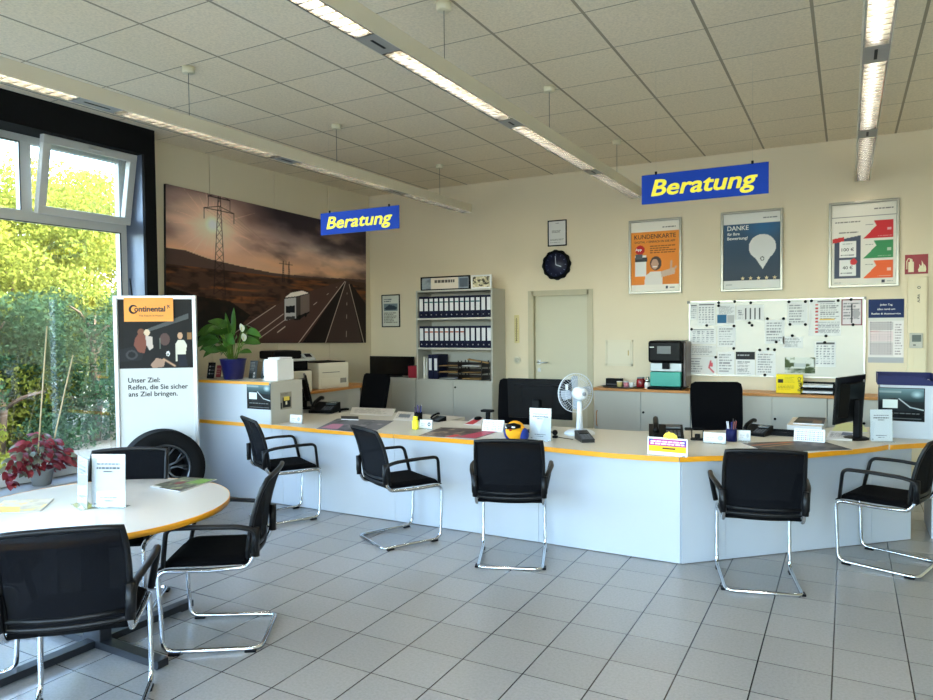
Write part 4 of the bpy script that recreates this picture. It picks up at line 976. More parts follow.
def sheet(x, y, w, h, label, kind='text', name='printed_sheet', cat='paper', rot=0, off=.0):
    # x, y, w, h in photo pixels of the zoomed view (top-left at 680,290 / 7.775 px per photo px)
    a = at(680 + x / 7.775, 290 + y / 7.775, Y=YB - .016); b = at(680 + (x + w) / 7.775, 290 + (y + h) / 7.775, Y=YB - .016)
    w_, h_ = b.x - a.x, a.z - b.z; t = thing(name, label, cat, ((a.x + b.x) / 2, YB - .0162 - off, b.z), 0, 'sheets on the whiteboard')
    MB().box(-w_ / 2, w_ / 2, -.0006, 0, 0, h_).build('paper', PAPER, t)
    cw = max(14, int(w_ * 150)); ch = max(16, int(h_ * 150)); C = Canvas(cw, ch, (226, 226, 224))
    G1 = (128, 128, 132); G2 = (90, 90, 96)
    if kind == 'text': C.lines(.1, .08, .92, .92, max(6, ch // 5), G1)
    if kind == 'table':
        C.rect(.1, .9, .95, .96, G2)
        for i in range(5): C.lines(.08 + i * .18, .08, .2 + i * .18, .86, max(6, ch // 5), (120, 122, 130), .1)
    if kind == 'blue': C.lines(.08, .5, .92, .9, 7, (150, 150, 152)); C.rect(.0, .08, .5, .48, (40, 100, 140)); C.rect(.55, .08, .95, .45, (180, 180, 180))
    if kind == 'bars':
        C.lines(.05, .1, .25, .7, 5, G1)
        for i in range(4): C.rect(.32 + i * .17, .06, .37 + i * .17, .8, (56, 56, 62))
    if kind == 'red': C.lines(.08, .1, .5, .8, 5, G1); C.rect(.05, .84, .45, .88, G2); C.line((.8, .75), (.74, .4), .05, (196, 60, 74)); C.line((.74, .4), (.9, .15), .05, (196, 60, 74)); C.disc(.83, .55, .05, .12, (210, 90, 100))
    if kind == 'photo':
        n = C.fbm(4, 4, 4); C.a[:] = (210, 214, 206); C.put((n * 3 + .2).clip(0, 1) * (abs(C.U - .5) > .18), (70, 84, 50)); C.put((C.V < .3) * (.5 + n).clip(0, 1), (60, 72, 44)); C.rect(.3, .4, .7, .6, (186, 192, 190))
    if kind == 'dark': C.lines(.08, .05, .8, .6, 8, G1); C.rect(0, .68, 1, 1, (34, 34, 38)); C.lines(.1, .8, .9, .9, 1, (200, 200, 200))
    if kind == 'redlist':
        C.lines(.36, .45, .96, .92, 8, G1); C.lines(.3, .06, .96, .4, 7, (136, 138, 146), 0)
        for i in range(9): C.rect(.22, .08 + i * .095, .30, .13 + i * .095, (190, 66, 70))
        C.rect(.28, .94, .8, .97, G2); C.rect(.34, .44, .8, .48, (230, 190, 80)); C.poly([(0, 1), (0, .1), (.12, .5)], (216, 216, 214))
    if kind == 'redframe': C.rect(0, 0, 1, 1, (130, 50, 62)); C.rect(.06, .04, .94, .96, (222, 214, 216)); C.lines(.1, .2, .9, .9, 6, G1); C.disc(.7, .45, .2, .18, (170, 166, 170)); C.rect(.46, .1, .54, .8, (50, 50, 54))
    if kind == 'warn': C.lines(.1, .12, .6, .5, 4, G1); C.rect(.1, .80, .6, .86, G2); C.poly([(.1, .6), (.2, .6), (.15, .74)], (60, 60, 60))
    C.build('print', w_, h_, t, -.0012); sheets.append(t); return t
sheet(80, 115, 52, 115, 'narrow sheet in the top left corner of the whiteboard', 'table')
sheet(136, 104, 138, 168, 'tall table sheet near the top left of the whiteboard', 'table', off=.0015)
sheet(290, 110, 140, 158, 'sheet with a dark blue picture corner at the top of the whiteboard', 'blue')
sheet(438, 120, 215, 115, 'wide sheet with four dark vertical bars on the whiteboard', 'bars')
sheet(82, 300, 196, 120, 'wide list sheet below the tall table at the left of the whiteboard', 'table')
sheet(292, 282, 140, 160, 'pale sheet with small red marks in the middle left of the whiteboard', 'text')
sheet(70, 432, 210, 80, 'blank looking wide sheet low on the left of the whiteboard', 'text')
sheet(70, 515, 212, 145, 'sheet with a red figure at the bottom left of the whiteboard', 'red')
sheet(292, 478, 130, 180, 'tall text sheet on the lower row, second sheet from the left', 'text')
sheet(434, 480, 148, 184, 'sheet with a black picture header on the lower row', 'dark')
sheet(592, 475, 150, 190, 'tall text sheet right of the black headed sheet', 'text')
sheet(660, 232, 152, 186, 'pale notice below the middle of the whiteboard top edge', 'text')
sheet(836, 95, 155, 178, 'grey notice with a small dark figure near the right of the whiteboard', 'text')
sheet(800, 362, 155, 90, 'wide short notice in the middle of the whiteboard', 'text')
sheet(815, 522, 236, 128, 'colour photo card above the yellow folder', 'photo')
sheet(1000, 80, 250, 275, 'large curling list with a red number column on the whiteboard', 'redlist')
sheet(1256, 74, 160, 200, 'red bordered sheet in the top right corner of the whiteboard', 'redframe', off=.0005)
sheet(1045, 400, 165, 200, 'lowest tall grey sheet on the right half of the whiteboard', 'table')
mg = [(300, 98), (425, 90), (300, 122), (550, 100), (208, 275), (420, 280), (90, 305), (540, 255), (560, 275), (680, 223), (805, 223), (847, 92), (855, 268), (873, 355), (748, 404), (418, 455), (278, 522), (76, 636), (620, 466), (684, 458), (735, 464), (660, 660), (975, 90), (975, 268), (1022, 84), (1230, 82), (1330, 74), (1345, 270), (1135, 357), (1125, 408)]
m0 = None
for k, (mx_, my_) in enumerate(mg):
    a = at(680 + mx_ / 7.775, 290 + my_ / 7.775, Y=YB - .019)
    q = 'upper' if my_ < 200 else ('middle' if my_ < 350 else 'lower')
    if m0 is None:
        m0 = MB().lathe([(0, 0), (.016, 0), (.016, .006), (.013, .009), (0, .009)], 18, Mc).build('magnet', BLKP); o = m0
    else:
        o = m0.copy(); col.objects.link(o)
    o.location = (a.x, YB - .0185, a.z); tag(o, 'small round black magnet on the whiteboard', 'magnet', 'black magnets on the whiteboard')

# ================================================================ HANGING LAMPS AND SIGNS
LWH = mat('cream_white_lamp_housing', (214, 206, 186), .5)
REFL = mat('mirror_louvre', (150, 150, 148), .18, 1.0)
TUBE = mat('lit_tube', (255, 246, 225), .5, emit=(255, 250, 240), es=LAMP_ES)
GREYM = mat('grey_lamp_gear', (150, 148, 142), .5)
def lamp(x, y0, y1, gaps, caps, label):
    t = thing('pendant_lamp', label, 'lamp', (x, 0, 3.16), 0, 'long hanging lamps under the ceiling')
    hw = .07
    h = MB(); h.box(-hw, -hw + .006, y0, y1, 0, .10).box(hw - .006, hw, y0, y1, 0, .10).box(-hw + .006, hw - .006, y0, y1, .094, .10).box(-hw + .006, hw - .006, y0, y0 + .006, 0, .094).box(-hw + .006, hw - .006, y1 - .006, y1, 0, .094)
    h.build('housing', LWH, t)
    edges = [y0 + .01]
    for g0, g1 in gaps: edges += [g0, g1]
    edges.append(y1 - .01)
    for g0, g1 in gaps:
        gc = MB().box(-hw + .006, hw - .006, g0, g1, .002, .02).build('gear_cover', GREYM, t)
        MB().box(-.008, .008, g0 + .06, g1 - .06, .0005, .002).build('cover_slot', BLKP, gc)
    for i in range(0, len(edges), 2):
        a, b = edges[i], edges[i + 1]
        if b < -2.2: continue
        q = MB(); n = max(2, int((b - a) / .07)); q.box(-hw + .006, -hw + .016, a, b, .001, .045).box(hw - .016, hw - .006, a, b, .001, .045)
        for k in range(n + 1):
            y = a + (b - a) * k / n; q.prism([(-hw + .016, 0), (hw - .016, 0), (hw - .016, .048), (-hw + .016, .048)], y - .004, y + .004, Matrix(((1, 0, 0, 0), (0, 0, 1, 0), (0, 1, 0, .002), (0, 0, 0, 1))))
        lv = q.build('louvre', REFL, t)
        MB().tube([(0, a + .02, .073), (0, b - .02, .073)], .013, 8).build('tube', TUBE, lv)
    for y in caps:
        MB().tube([(0, y, .10), (0, y, ZC - 3.16 - .03)], .0022, 5).build('suspension_cable', mat('steel_cable', (110, 106, 96), .4, .7), t)
        MB().lathe([(0, ZC - 3.16 - .045), (.04, ZC - 3.16 - .045), (.045, ZC - 3.16 - .04), (.045, ZC - 3.16 - .001), (0, ZC - 3.16 - .001)], 24, Matrix.Translation((0, y, 0))).build('ceiling_cap', mat('ivory_cap', (220, 212, 184), .4), t)
    return t
lamp(-4.30, -2.6, 7.97, [(-.95, -.7), (.95, 1.2), (2.77, 3.07), (4.55, 4.80), (6.25, 6.50)], [-1.5, .2, 1.9, 3.65, 5.36, 7.29], 'long hanging lamp nearest to the window, leftmost of the three')
lamp(-2.14, -2.6, 8.10, [(-.85, -.6), (.95, 1.2), (2.90, 3.14), (4.55, 4.76), (6.40, 6.64)], [-1.5, .2, 1.9, 3.70, 5.39, 7.29], 'long hanging lamp in the middle between the two blue signs')
lamp(.125, -2.6, 8.36, [(-.95, -.7), (.85, 1.1), (2.6, 2.85), (4.34, 4.62), (6.18, 6.44)], [-1.5, .2, 1.9], 'long hanging lamp at the right seen from below')
SB = mat('royal_blue_sign', (6, 56, 160), .6, spec=.2); SY = mat('sign_yellow', (250, 232, 50), .45)
def bsign(x0, x1, z0, z1, Y, label, seen_):
    t = thing('hanging_sign', label, 'sign', ((x0 + x1) / 2, Y, z0), 0, None); w_, h_ = x1 - x0, z1 - z0
    MB().box(-w_ / 2, w_ / 2, -.004, .004, 0, h_).build('sign_board', SB, t)
    text('lettering', 'Beratung', SY, t, width=w_ * .83, height=h_ * .52, z=h_ * .27, y=-.0055, shear=.22, bold=.03)
    text('lettering', 'Beratung', SY, t, width=w_ * .83, height=h_ * .52, z=h_ * .27, y=-.0055, shear=.22, bold=.03, M=Matrix.Rotation(PI, 4, 'Z'))
    for sx in (-.38, .38):
        c = MB(); c.rbox(sx * w_ - .008, sx * w_ + .008, -.006, .006, h_ - .004, h_ + .02, .002); c.build('clip', BLKP, t)
        MB().tube([(sx * w_, 0, h_ + .02), (sx * w_, 0, ZC - z0 - .001)], .0007, 4).build('hanging_wire', mat('clear_nylon', (190, 186, 170), .3), t)
bsign(-4.456, -3.553, 2.592, 2.80, 5.30, 'smaller looking blue sign with yellow lettering left, below the lamp near the window', 1)
bsign(-1.368, -.487, 2.605, 2.822, 5.31, 'larger looking blue sign with yellow lettering right of the middle lamp', 1)

# ================================================================ BINDER SHELF AND CABINETS ON THE BACK WALL
SY0 = 8.1; SX0, SX1 = -5.175, -4.016; SZ = 2.195
sh = thing('binder_shelf', 'tall grey shelf unit with blue binders above two cupboard doors', 'shelf', (SX0, SY0, 0)); w_ = SX1 - SX0; dp = YB - .015 - SY0
q = MB(); q.box(0, .02, 0, dp, 0, SZ).box(w_ - .02, w_, 0, dp, 0, SZ).box(.02, w_ - .02, 0, dp, SZ - .022, SZ).box(.02, w_ - .02, dp - .01, dp, 0, SZ - .022).box(.02, w_ - .02, 0, dp - .01, .0, .06).box(.02, w_ - .02, .02, dp - .01, .975, .995)
q.build('carcass', GREY, sh)
for z in (1.80, 1.40): MB().box(.02, w_ - .02, 0, dp - .01, z, z + .022).build('shelf_board', mat('pale_shelf_board', (206, 202, 190), .45), sh)
for a, b_, kx in ((.004, w_ / 2 - .003, w_ / 2 - .03), (w_ / 2 + .003, w_ - .004, w_ / 2 + .035)):
    dr = MB().box(a, b_, -.02, -.001, .06, .978).build('door', GREY, sh)
    if kx > w_ / 2: MB().lathe([(0, 0), (.012, 0), (.012, .012), (0, .012)], 14, Matrix.Translation((kx, -.02, .90)) @ Mc).build('lock', BLKP, dr)
NB = mat('navy_binder_cloth', (12, 17, 48), .6, spec=.25); SPN = mat('white_spine_label', (226, 226, 228), .6)
def binder(x, z, label, group, stripe=None, w=.073, h=.29, dx=0):
    t = thing('binder', label, 'binder', (x, SY0 + .03, z), 0, group)
    MB().rbox(-w / 2, w / 2, 0, .27, .0005, h, .003).build('cover', NB, t)
    sp = MB().box(-w * .36, w * .36, -.0015, -.0002, h * .33, h * .90).build('spine_label', SPN, t)
    if stripe: MB().box(-w * .34, w * .34, -.0022, -.0016, h * .70, h * .76).build('label_stripe', stripe, sp)
    q = MB(); q.lathe([(0, 0), (.009, 0), (.009, .002), (0, .002)], 12, Matrix.Translation((0, -.0002, h * .15)) @ Mc); q.build('finger_ring', ALU, t)
ORD = ['first', 'second', 'third', 'fourth', 'fifth', 'sixth', 'seventh', 'eighth', 'ninth', 'tenth', 'eleventh', 'twelfth', 'thirteenth', 'fourteenth']
TEAL = mat('teal_stripe', (50, 104, 112), .6); RED_ = mat('rust_red_stripe', (176, 78, 50), .6)
for i in range(14):
    x = SX0 + .066 + i * (w_ - .13) / 13
    binder(x, 1.823, 'navy binder on the upper binder row, %s from the left' % ORD[i], 'navy binders on the upper row', TEAL if 1 <= i <= 11 else None)
    binder(x, 1.423, 'navy binder on the lower binder row, %s from the left' % ORD[i], 'navy binders on the lower row', RED_ if 1 <= i <= 8 else None)
# things on the lowest open shelf
zb = .9965
for (x, wd, hh, c_, lb) in ((.095, .03, .30, (214, 210, 196), 'white folder standing at the left end of the lowest open shelf'), (.135, .02, .28, (196, 196, 188), 'thin pale folder next to the white folder on the lowest open shelf')):
    t = thing('folder', lb, 'folder', (SX0 + x, SY0 + .04, zb)); MB().rbox(-wd / 2, wd / 2, 0, .24, 0, hh, .002).build('cover', mat('folder_%d' % c_[0], c_, .6), t); MB().box(-wd * .3, wd * .3, -.001, -.0002, .05, hh - .05).build('spine_label', PAPER, t)
for k, x in enumerate((.20, .285)):
    t = thing('binder', 'navy binder on the lowest open shelf, %s one' % ('left' if k == 0 else 'right'), 'binder', (SX0 + x, SY0 + .03, zb)); MB().rbox(-.038, .038, 0, .27, 0, .33, .003).build('cover', NB, t); MB().box(-.022, .022, -.0015, -.0002, .12, .28).build('spine_label', SPN, t)
TR = mat('dark_brown_tray', (40, 30, 26), .4); MAN = mat('manila_paper', (178, 138, 80), .7, var=.1)
for c_, xx in ((0, .47), (1, .82)):
    for k in range(3):
        t = thing('letter_tray', '%s dark letter tray in the %s stack on the lowest open shelf' % (('bottom', 'middle', 'top')[k], 'left' if c_ == 0 else 'right'), 'letter tray', (SX0 + xx, SY0 + .03, zb + k * .085), 0, 'letter trays in the shelf')
        q = MB(); q.box(-.16, .16, 0, .25, 0, .004).box(-.16, -.156, 0, .25, .004, .055).box(.156, .16, 0, .25, .004, .055).box(-.156, .156, .246, .25, .004, .055).rbox(-.16, .16, -.004, 0, 0, .012, .001)
        for sx in (-1, 1):
            for yy in (.02, .22): q.box(sx * .150 - .006, sx * .150 + .006, yy, yy + .012, .055, .084)
        q.build('tray', TR, t)
        pz_ = zb + k * .085 + .0045; n = 3 if (c_ + k) % 2 else 2
        q = MB()
        for j in range(n): q.box(-.135, .125, .004 + j * .003, .235, pz_ - pz_ + j * .006, j * .006 + .005, Matrix.Rotation(random.uniform(-.03, .03), 4, 'Z'))
        o = q.build('paper_stack', MAN if (c_ + k) % 3 else PAPER, None, (SX0 + xx, SY0 + .032, pz_)); tag(o, 'papers lying in the %s tray of the %s stack on the shelf' % (('bottom', 'middle', 'top')[k], 'left' if c_ == 0 else 'right'), 'paper')
q = MB(); Mx = Matrix.Rotation(.35, 4, 'Z') @ Matrix.Rotation(.18, 4, 'Y'); q.rbox(-.14, .14, -.09, .09, .02, .032, .002, Mx); o = q.build('envelope', MAN, None, (SX0 + .86, SY0 + .17, zb + .085 * 2 + .052)); tag(o, 'brown envelope lying askew on the right tray stack of the shelf', 'envelope')
# framed pictures on the shelf top
def std_frame(x0, x1, h, label, cv, fm, y=SY0 + .06):
    t = thing('picture_frame', label, 'picture', ((x0 + x1) / 2, y, SZ + .0005)); w = x1 - x0; fw = .018 if fm is BLKP else .02
    q = MB(); q.box(-w / 2, -w / 2 + fw, -.01, .012, 0, h).box(w / 2 - fw, w / 2, -.01, .012, 0, h).box(-w / 2 + fw, w / 2 - fw, -.01, .012, 0, fw).box(-w / 2 + fw, w / 2 - fw, -.01, .012, h - fw, h).box(-w / 2 + fw, w / 2 - fw, 0, .012, fw, h - fw).box(-.03, .03, .012, .10, 0, .01); q.build('frame', fm, t)
    cv.build('print', w - 2 * fw, h - 2 * fw, t, -.002, 0, fw)
a = at(421, 290, Y=SY0 + .06); b_ = at(470, 277, Y=SY0 + .06)
C = Canvas(90, 24, (150, 160, 168)); C.rect(.2, 0, .78, 1, (226, 212, 190)); C.rect(.8, .1, .98, .9, (90, 100, 110)); C.put((C.fbm(8, 3) * 2).clip(0, 1), (60, 66, 74), .4); C.rect(.2, 0, .78, 1, (226, 214, 196), .9); C.lines(.28, .55, .7, .8, 1, (60, 54, 50), 0, .9)
std_frame(a.x, b_.x, .185, 'wide black framed picture on top of the binder shelf', C, BLKP)
a = at(471.5, 289, Y=SY0 + .06); b_ = at(491.5, 277, Y=SY0 + .06)
C = Canvas(60, 40, (196, 186, 150)); C.put((C.fbm(8, 6) * 3).clip(0, 1), (50, 46, 40), .85); C.put((C.fbm(9, 6) * 3 - .3).clip(0, 1), (236, 226, 196), .9)
std_frame(a.x, b_.x, .18, 'white framed collage picture at the right end of the binder shelf top', C, WHTP)
# low grey cabinet with a dark flat box and red box, left of the shelf
lc = thing('low_cabinet', 'low grey cabinet between the corner and the binder shelf', 'cabinet', (-6.0, SY0 + .02, 0))
MB().box(0, .80, 0, .36, 0, 1.0).build('carcass', GREY, lc); 
for a_, b_ in ((.003, .398), (.402, .797)): MB().box(a_, b_, -.018, -.001, .06, .985).build('door', GREY, lc)
def screen(name, label, cat, loc, rz, w, h, tilt=0.0, thick=.03, stand=True, back=True, neck=.12, sticker=False, foot=.22):
    t = thing(name, label, cat, loc, rz); base = neck if stand else 0
    Mx = Matrix.Translation((0, 0, base)) @ Matrix.Rotation(tilt, 4, 'X')
    q = MB(); q.rbox(-w / 2, w / 2, -.012, .008, 0, h, .006, Mx); q.prism([(-w * .40, .008), (w * .40, .008), (w * .24, thick + .02), (-w * .24, thick + .02)], h * .15, h * .85, Mx); q.build('housing', BLKG, t)
    MB().box(-w / 2 + .015, w / 2 - .015, -.014, -.0121, .018, h - .015, Mx).build('screen', mat('dark_screen', (10, 11, 14), .12), t)
    if sticker: MB().box(-w / 2 + .03, -w / 2 + .055, .0081, .0088, h - .09, h - .04, Mx).build('sticker', PAPER, t)
    if stand:
        MB().rbox(-.035, .035, .045, .10, .008, base + h * .5, .012).build('neck', BLKP, t)
        MB().lathe([(0, 0), (foot * .6, 0), (foot * .6, .006), (foot * .5, .014), (0, .018)], 32, Matrix.Translation((0, .055, 0)) @ Matrix.Diagonal((1.0, .75, 1, 1))).build('foot', BLKP, t)
    return t
screen('flat_television', 'dark flat screen standing on the low grey cabinet behind the office chair', 'screen', (at(392, 370, Y=SY0 + .15).x, SY0 + .15, 1.002), 0, .76, .27, neck=.02)
t = thing('red_box', 'small dark red box on the low cabinet beside the binder shelf', 'box', (-5.285, SY0 + .12, 1.001)); MB().rbox(-.07, .07, -.06, .12, 0, .16, .003).build('carton', mat('crimson_card', (150, 34, 50), .5), t); MB().rbox(-.072, .072, -.062, .122, .13, .165, .003).build('lid', mat('crimson_card', (150, 34, 50), .5), t)

# long low cabinet row under the whiteboard
LX0, LX1, LZ = -2.66, .42, .955
for k, (a, b_) in enumerate(((-2.66, -1.545), (-1.54, -.18), (-.175, .42))):
    t = thing('sideboard', ('grey sideboard with the coffee machine on its top', 'grey sideboard carrying the yellow folder below the whiteboard', 'grey sideboard behind the white pedestal box')[k], 'cabinet', (a, SY0, 0)); w = b_ - a
    q = MB(); q.box(0, .018, 0, .36, 0, LZ - .03).box(w - .018, w, 0, .36, 0, LZ - .03).box(.018, w - .018, .34, .36, 0, LZ - .03).box(.018, w - .018, 0, .34, 0, .06).box(.018, w - .018, 0, .34, LZ - .05, LZ - .03); q.build('carcass', GREY, t)
    sm = {0: -2.10 - a, 1: -.70 - a, 2: w / 2}[k]
    for j, (c0, c1) in enumerate(((.003, sm - .002), (sm + .002, w - .003))):
        d_ = MB().box(c0, c1, -.018 + .004 * j, -.001, .06, LZ - .034).build('door', GREY, t)
        if j: MB().lathe([(0, 0), (.013, 0), (.013, .01), (0, .01)], 14, Matrix.Translation((sm + .03, -.014, .69)) @ Mc).build('lock', BLKP, d_)
        elif k == 0: MB().tube([(.04, -.019, .50), (.032, -.03, .53), (.032, -.03, .66), (.04, -.019, .69)], .006, 6).build('door_handle', WOOD, d_)
t = thing('cabinet_top_board', 'long honey coloured wooden board on top of the sideboards', 'board', (0, 0, LZ - .028)); MB().rbox(LX0 - .02, LX1, SY0 - .025, YB - .02, 0, .03, .003).build('board', WOOD, t)
ZL = LZ + .003
# coffee machine
cm = at(669, 389, Y=SY0 + .1); t = thing('coffee_machine', 'black coffee machine with a turquoise water tank front on the sideboard', 'coffee machine', (-1.835, SY0 + .04, ZL)); ww = .19
q = MB(); q.rbox(-ww, ww, .12, .40, 0, .56, .02).rbox(-ww, ww, -.02, .15, .31, .56, .025); q.rbox(-ww - .005, ww + .005, -.04, .38, 0, .03, .01); q.build('body', BLKG, t)
MB().rbox(ww, ww + .035, .06, .39, .03, .55, .012).build('side_tank', mat('smoked_grey_plastic', (96, 84, 80), .3), t)
MB().rbox(-ww + .015, ww - .02, .02, .115, .035, .20, .006).build('turquoise_panel', mat('turquoise_plastic', (64, 168, 150), .35), t)
MB().rbox(-ww + .01, ww - .015, .05, .118, .205, .30, .004).build('steel_back_plate', mat('pale_steel', (168, 172, 174), .3, .5), t)
MB().rbox(-.035, .04, -.0, .06, .235, .312, .006).build('spout', BLKP, t)
MB().rbox(-.085, .07, -.024, -.018, .41, .50, .002).build('display', mat('grey_display', (86, 92, 94), .2), t)
q = MB(); q.rbox(-.17, -.12, -.023, -.019, .482, .492, .001); q.build('name_strip', mat('white_print', (240, 240, 236), .6), t)
# drinks tray with boxes, cups and a can
trp = thing('serving_tray', 'dark oval serving tray with coffee things on the sideboard', 'tray', (-2.36, SY0 + .12, ZL)); MB().lathe([(0, 0), (.22, 0), (.25, .016), (.256, .016), (.226, -.0), (.22, .004), (0, .004)], 40, Matrix.Diagonal((1, .5, 1, 1))).build('tray', mat('dark_metal_tray', (60, 58, 56), .3, .6), trp)
t = thing('storage_box', 'long black box at the left end of the sideboard', 'box', (-2.50, SY0 + .29, ZL)); MB().rbox(-.10, .10, -.035, .035, 0, .095, .003).build('carton', BLKP, t); MB().box(-.09, .09, -.0365, -.0352, .02, .03).build('edge_line', mat('grey_line', (70, 70, 72), .5), t)
for dx, c_, lb in ((-.03, (206, 188, 120), 'pale yellow tub on the serving tray'), (.05, (206, 130, 140), 'pink tub on the serving tray beside the yellow one')):
    t = thing('small_tub', lb, 'tub', (-2.36 + dx, SY0 + .13, ZL + .005)); MB().lathe([(0, 0), (.028, 0), (.033, .06), (.03, .06), (0, .058)], 20).build('tub', mat('tub_%d' % c_[1], c_, .5), t); MB().lathe([(0, .06), (.035, .06), (.035, .068), (0, .068)], 20).build('lid', WHTP, t)
t = thing('cup', 'white cup on the serving tray beside the red jar', 'cup', (-2.245, SY0 + .12, ZL + .005)); MB().lathe([(0, 0), (.022, 0), (.032, .06), (.029, .06), (.02, .005), (0, .005)], 24).build('bowl', WHTP, t); MB().tube([(.028, 0, .05), (.048, 0, .045), (.045, 0, .02), (.025, 0, .015)], .004, 6).build('handle', WHTP, t)
t = thing('jar', 'glass jar with red sweets beside the coffee machine', 'jar', (-2.15, SY0 + .18, ZL)); MB().lathe([(0, 0), (.045, 0), (.05, .02), (.05, .09), (.04, .11), (0, .11)], 24).build('jar_body', mat('red_sweets', (140, 30, 36), .25, var=.6, vs=60), t); MB().lathe([(0, .11), (.043, .11), (.043, .125), (0, .125)], 24).build('lid', mat('pale_steel', (168, 172, 174), .3, .5), t)
t = thing('milk_can', 'small steel and white shaker between the red jar and the coffee machine', 'shaker', (-2.045, SY0 + .08, ZL)); MB().lathe([(0, 0), (.032, 0), (.034, .06), (.028, .075), (0, .075)], 20).build('base', WHTP, t); MB().lathe([(0, .076), (.028, .076), (.03, .10), (.018, .12), (.018, .14), (0, .14)], 20).build('cap', CHROME, t)
# yellow folder and black tray on the sideboard
a = at(776, 392, Y=SY0 + .12); b_ = at(803, 375, Y=SY0 + .12)
t = thing('yellow_folder', 'bright yellow folder leaning on the sideboard below the photo card', 'folder', ((a.x + b_.x) / 2, SY0 + .14, ZL)); w = b_.x - a.x
YEL = mat('bright_yellow_card', (240, 214, 30), .5)
MB().rbox(-w / 2, w / 2, -.03, .03, 0, .20, .003).build('cover', YEL, t)
C = Canvas(60, 44, (240, 214, 30)); C.rect(.06, .55, .26, .75, (50, 46, 30)); C.lines(.06, .15, .7, .45, 4, (170, 150, 30)); C.lines(.32, .55, .7, .9, 5, (170, 150, 30)); C.build('cover_print', w - .01, .19, t, -.0308, 0, .005)
text('lettering', 'PostIQ', INK, t, width=.15, height=.03, x=w / 2 - .02, z=.10, y=-.032, bold=.006, rz=PI / 2)
for k in range(2):
    t = thing('letter_tray', '%s black letter tray with papers right of the yellow folder' % ('bottom' if k == 0 else 'top'), 'letter tray', (-.27, SY0 + .16, ZL + k * .062)); q = MB(); q.box(-.16, .16, -.12, .12, 0, .005).box(-.16, -.155, -.12, .12, .005, .055).box(.155, .16, -.12, .12, .005, .055).box(-.155, .155, .115, .12, .005, .055).rbox(-.16, .16, -.125, -.12, 0, .014, .002)
    if k == 0: q.box(-.16, -.145, -.12, -.105, .055, .0615).box(.145, .16, -.12, -.105, .055, .0615).box(-.16, -.145, .105, .12, .055, .0615).box(.145, .16, .105, .12, .055, .0615)
    q.build('tray', BLKP, t); MB().box(-.14, .14, -.115, .10, .0055, .035).build('papers', PAPER, t)

# ================================================================ PRINTERS ON THE LEFT
cz = .95
t = thing('printer_table', 'low wooden topped grey cabinet carrying the printers along the picture wall', 'cabinet', (XL + .02, 5.95, 0))
MB().box(0, .62, 0, 1.42, .0, cz - .03).build('carcass', GREY, t); MB().rbox(0, .65, -.02, 1.75, cz - .029, cz, .003).build('top_board', WOOD, t)
MB().box(0, .60, 1.71, 1.73, 0, cz - .03).box(0, .60, 1.42, 1.71, .45, .47).build('open_shelf', mat('pale_shelf_board', (206, 202, 190), .45), t)
BEI = mat('beige_printer_plastic', (222, 214, 192), .45); BEID = mat('dark_vent_slots', (70, 66, 60), .6)
def printer(loc, rz, w, d, h, label, scanner=False):
    t = thing('printer', label, 'printer', loc, rz)
    MB().rbox(-w / 2, w / 2, -d / 2, d / 2, .0, h, .012).build('body', BEI, t)
    MB().rbox(-w / 2 + .03, w / 2 - .03, -d / 2 - .006, -d / 2, .03, .13, .003).build('paper_drawer', BEI, t)
    MB().box(-w / 2 + .05, w / 2 - .15, -d / 2 - .008, -d / 2 - .006, h * .62, h * .64).build('output_slot', BEID, t)
    MB().box(w / 2 - .14, w / 2 - .05, -d / 2 - .009, -d / 2 - .0062, h * .2, h * .38).build('side_label', mat('grey_label', (130, 126, 116), .5), t)
    q = MB()
    for k in range(7): q.box(-w / 2 - .002, -w / 2 + .001, -.06, .06, .08 + k * .025, .088 + k * .025)
    q.build('vents', BEID, t)
    MB().rbox(-w / 2 + .02, w / 2 - .02, -d / 2 + .04, d / 2 - .02, h, h + .012, .004).build('lid', BLKP, t)
    if scanner:
        MB().rbox(-w / 2 + .02, w / 2 - .02, -d / 2 + .06, d / 2 - .02, h + .013, h + .12, .01).build('scanner_bed', BLKP, t)
        MB().rbox(-w / 2 - .03, w / 2 + .03, -d / 2 - .05, d / 2 - .02, h + .12, h + .145, .008).build('scanner_lid', mat('light_grey_lid', (178, 178, 172), .4), t)
        MB().rbox(-w / 2 - .03, w / 2 - .10, -d / 2 + .05, d / 2 - .02, h + .145, h + .24, .02).build('document_feeder', BLKP, t)
        Mx = Matrix.Translation((w / 2 - .02, -d / 2 - .0, h + .145)) @ Matrix.Rotation(.5, 4, 'X')
        MB().rbox(-.09, .05, -.02, .09, .0, .02, .004, Mx).build('control_panel', mat('light_grey_lid', (178, 178, 172), .4), t)
        MB().box(-.06, .02, .0, .07, .0205, .0225, Mx).build('panel_display', BLKP, t)
    return t
printer((-5.84, 6.95, cz + .001), PI / 2 - .25, .46, .44, .32, 'beige laser printer standing alone on the wooden top, right of the other printers')
printer((-5.86, 6.30, cz + .001), PI / 2 - .35, .44, .44, .25, 'beige printer with a black scanner unit on top behind the raised cabinet', True)
# white printer / terminal on the raised cabinet
a = at(267, 379, z=1.182); pr2 = thing('label_printer', 'small white printer at the right end of the raised cabinet', 'printer', (-5.03, 5.27, 1.181), 0)
MB().rbox(-.08, .10, -.10, .14, 0, .215, .012).build('body', WHTP, pr2); MB().rbox(-.105, -.08, -.08, .10, 0, .20, .006).build('side_module', mat('pale_grey_plastic', (200, 204, 208), .4), pr2)
MB().rbox(-.06, .10, -.06, .12, .215, .232, .006).build('lid', WHTP, pr2); MB().box(-.10, -.085, -.0825, -.0805, .03, .05).build('port', BLKP, pr2)
q = MB()
for k in range(8): q.box(-.06, .08, -.1015, -.0998, .03 + k * .02, .032 + k * .02)
q.build('vents', mat('pale_vent', (196, 196, 192), .5), pr2)
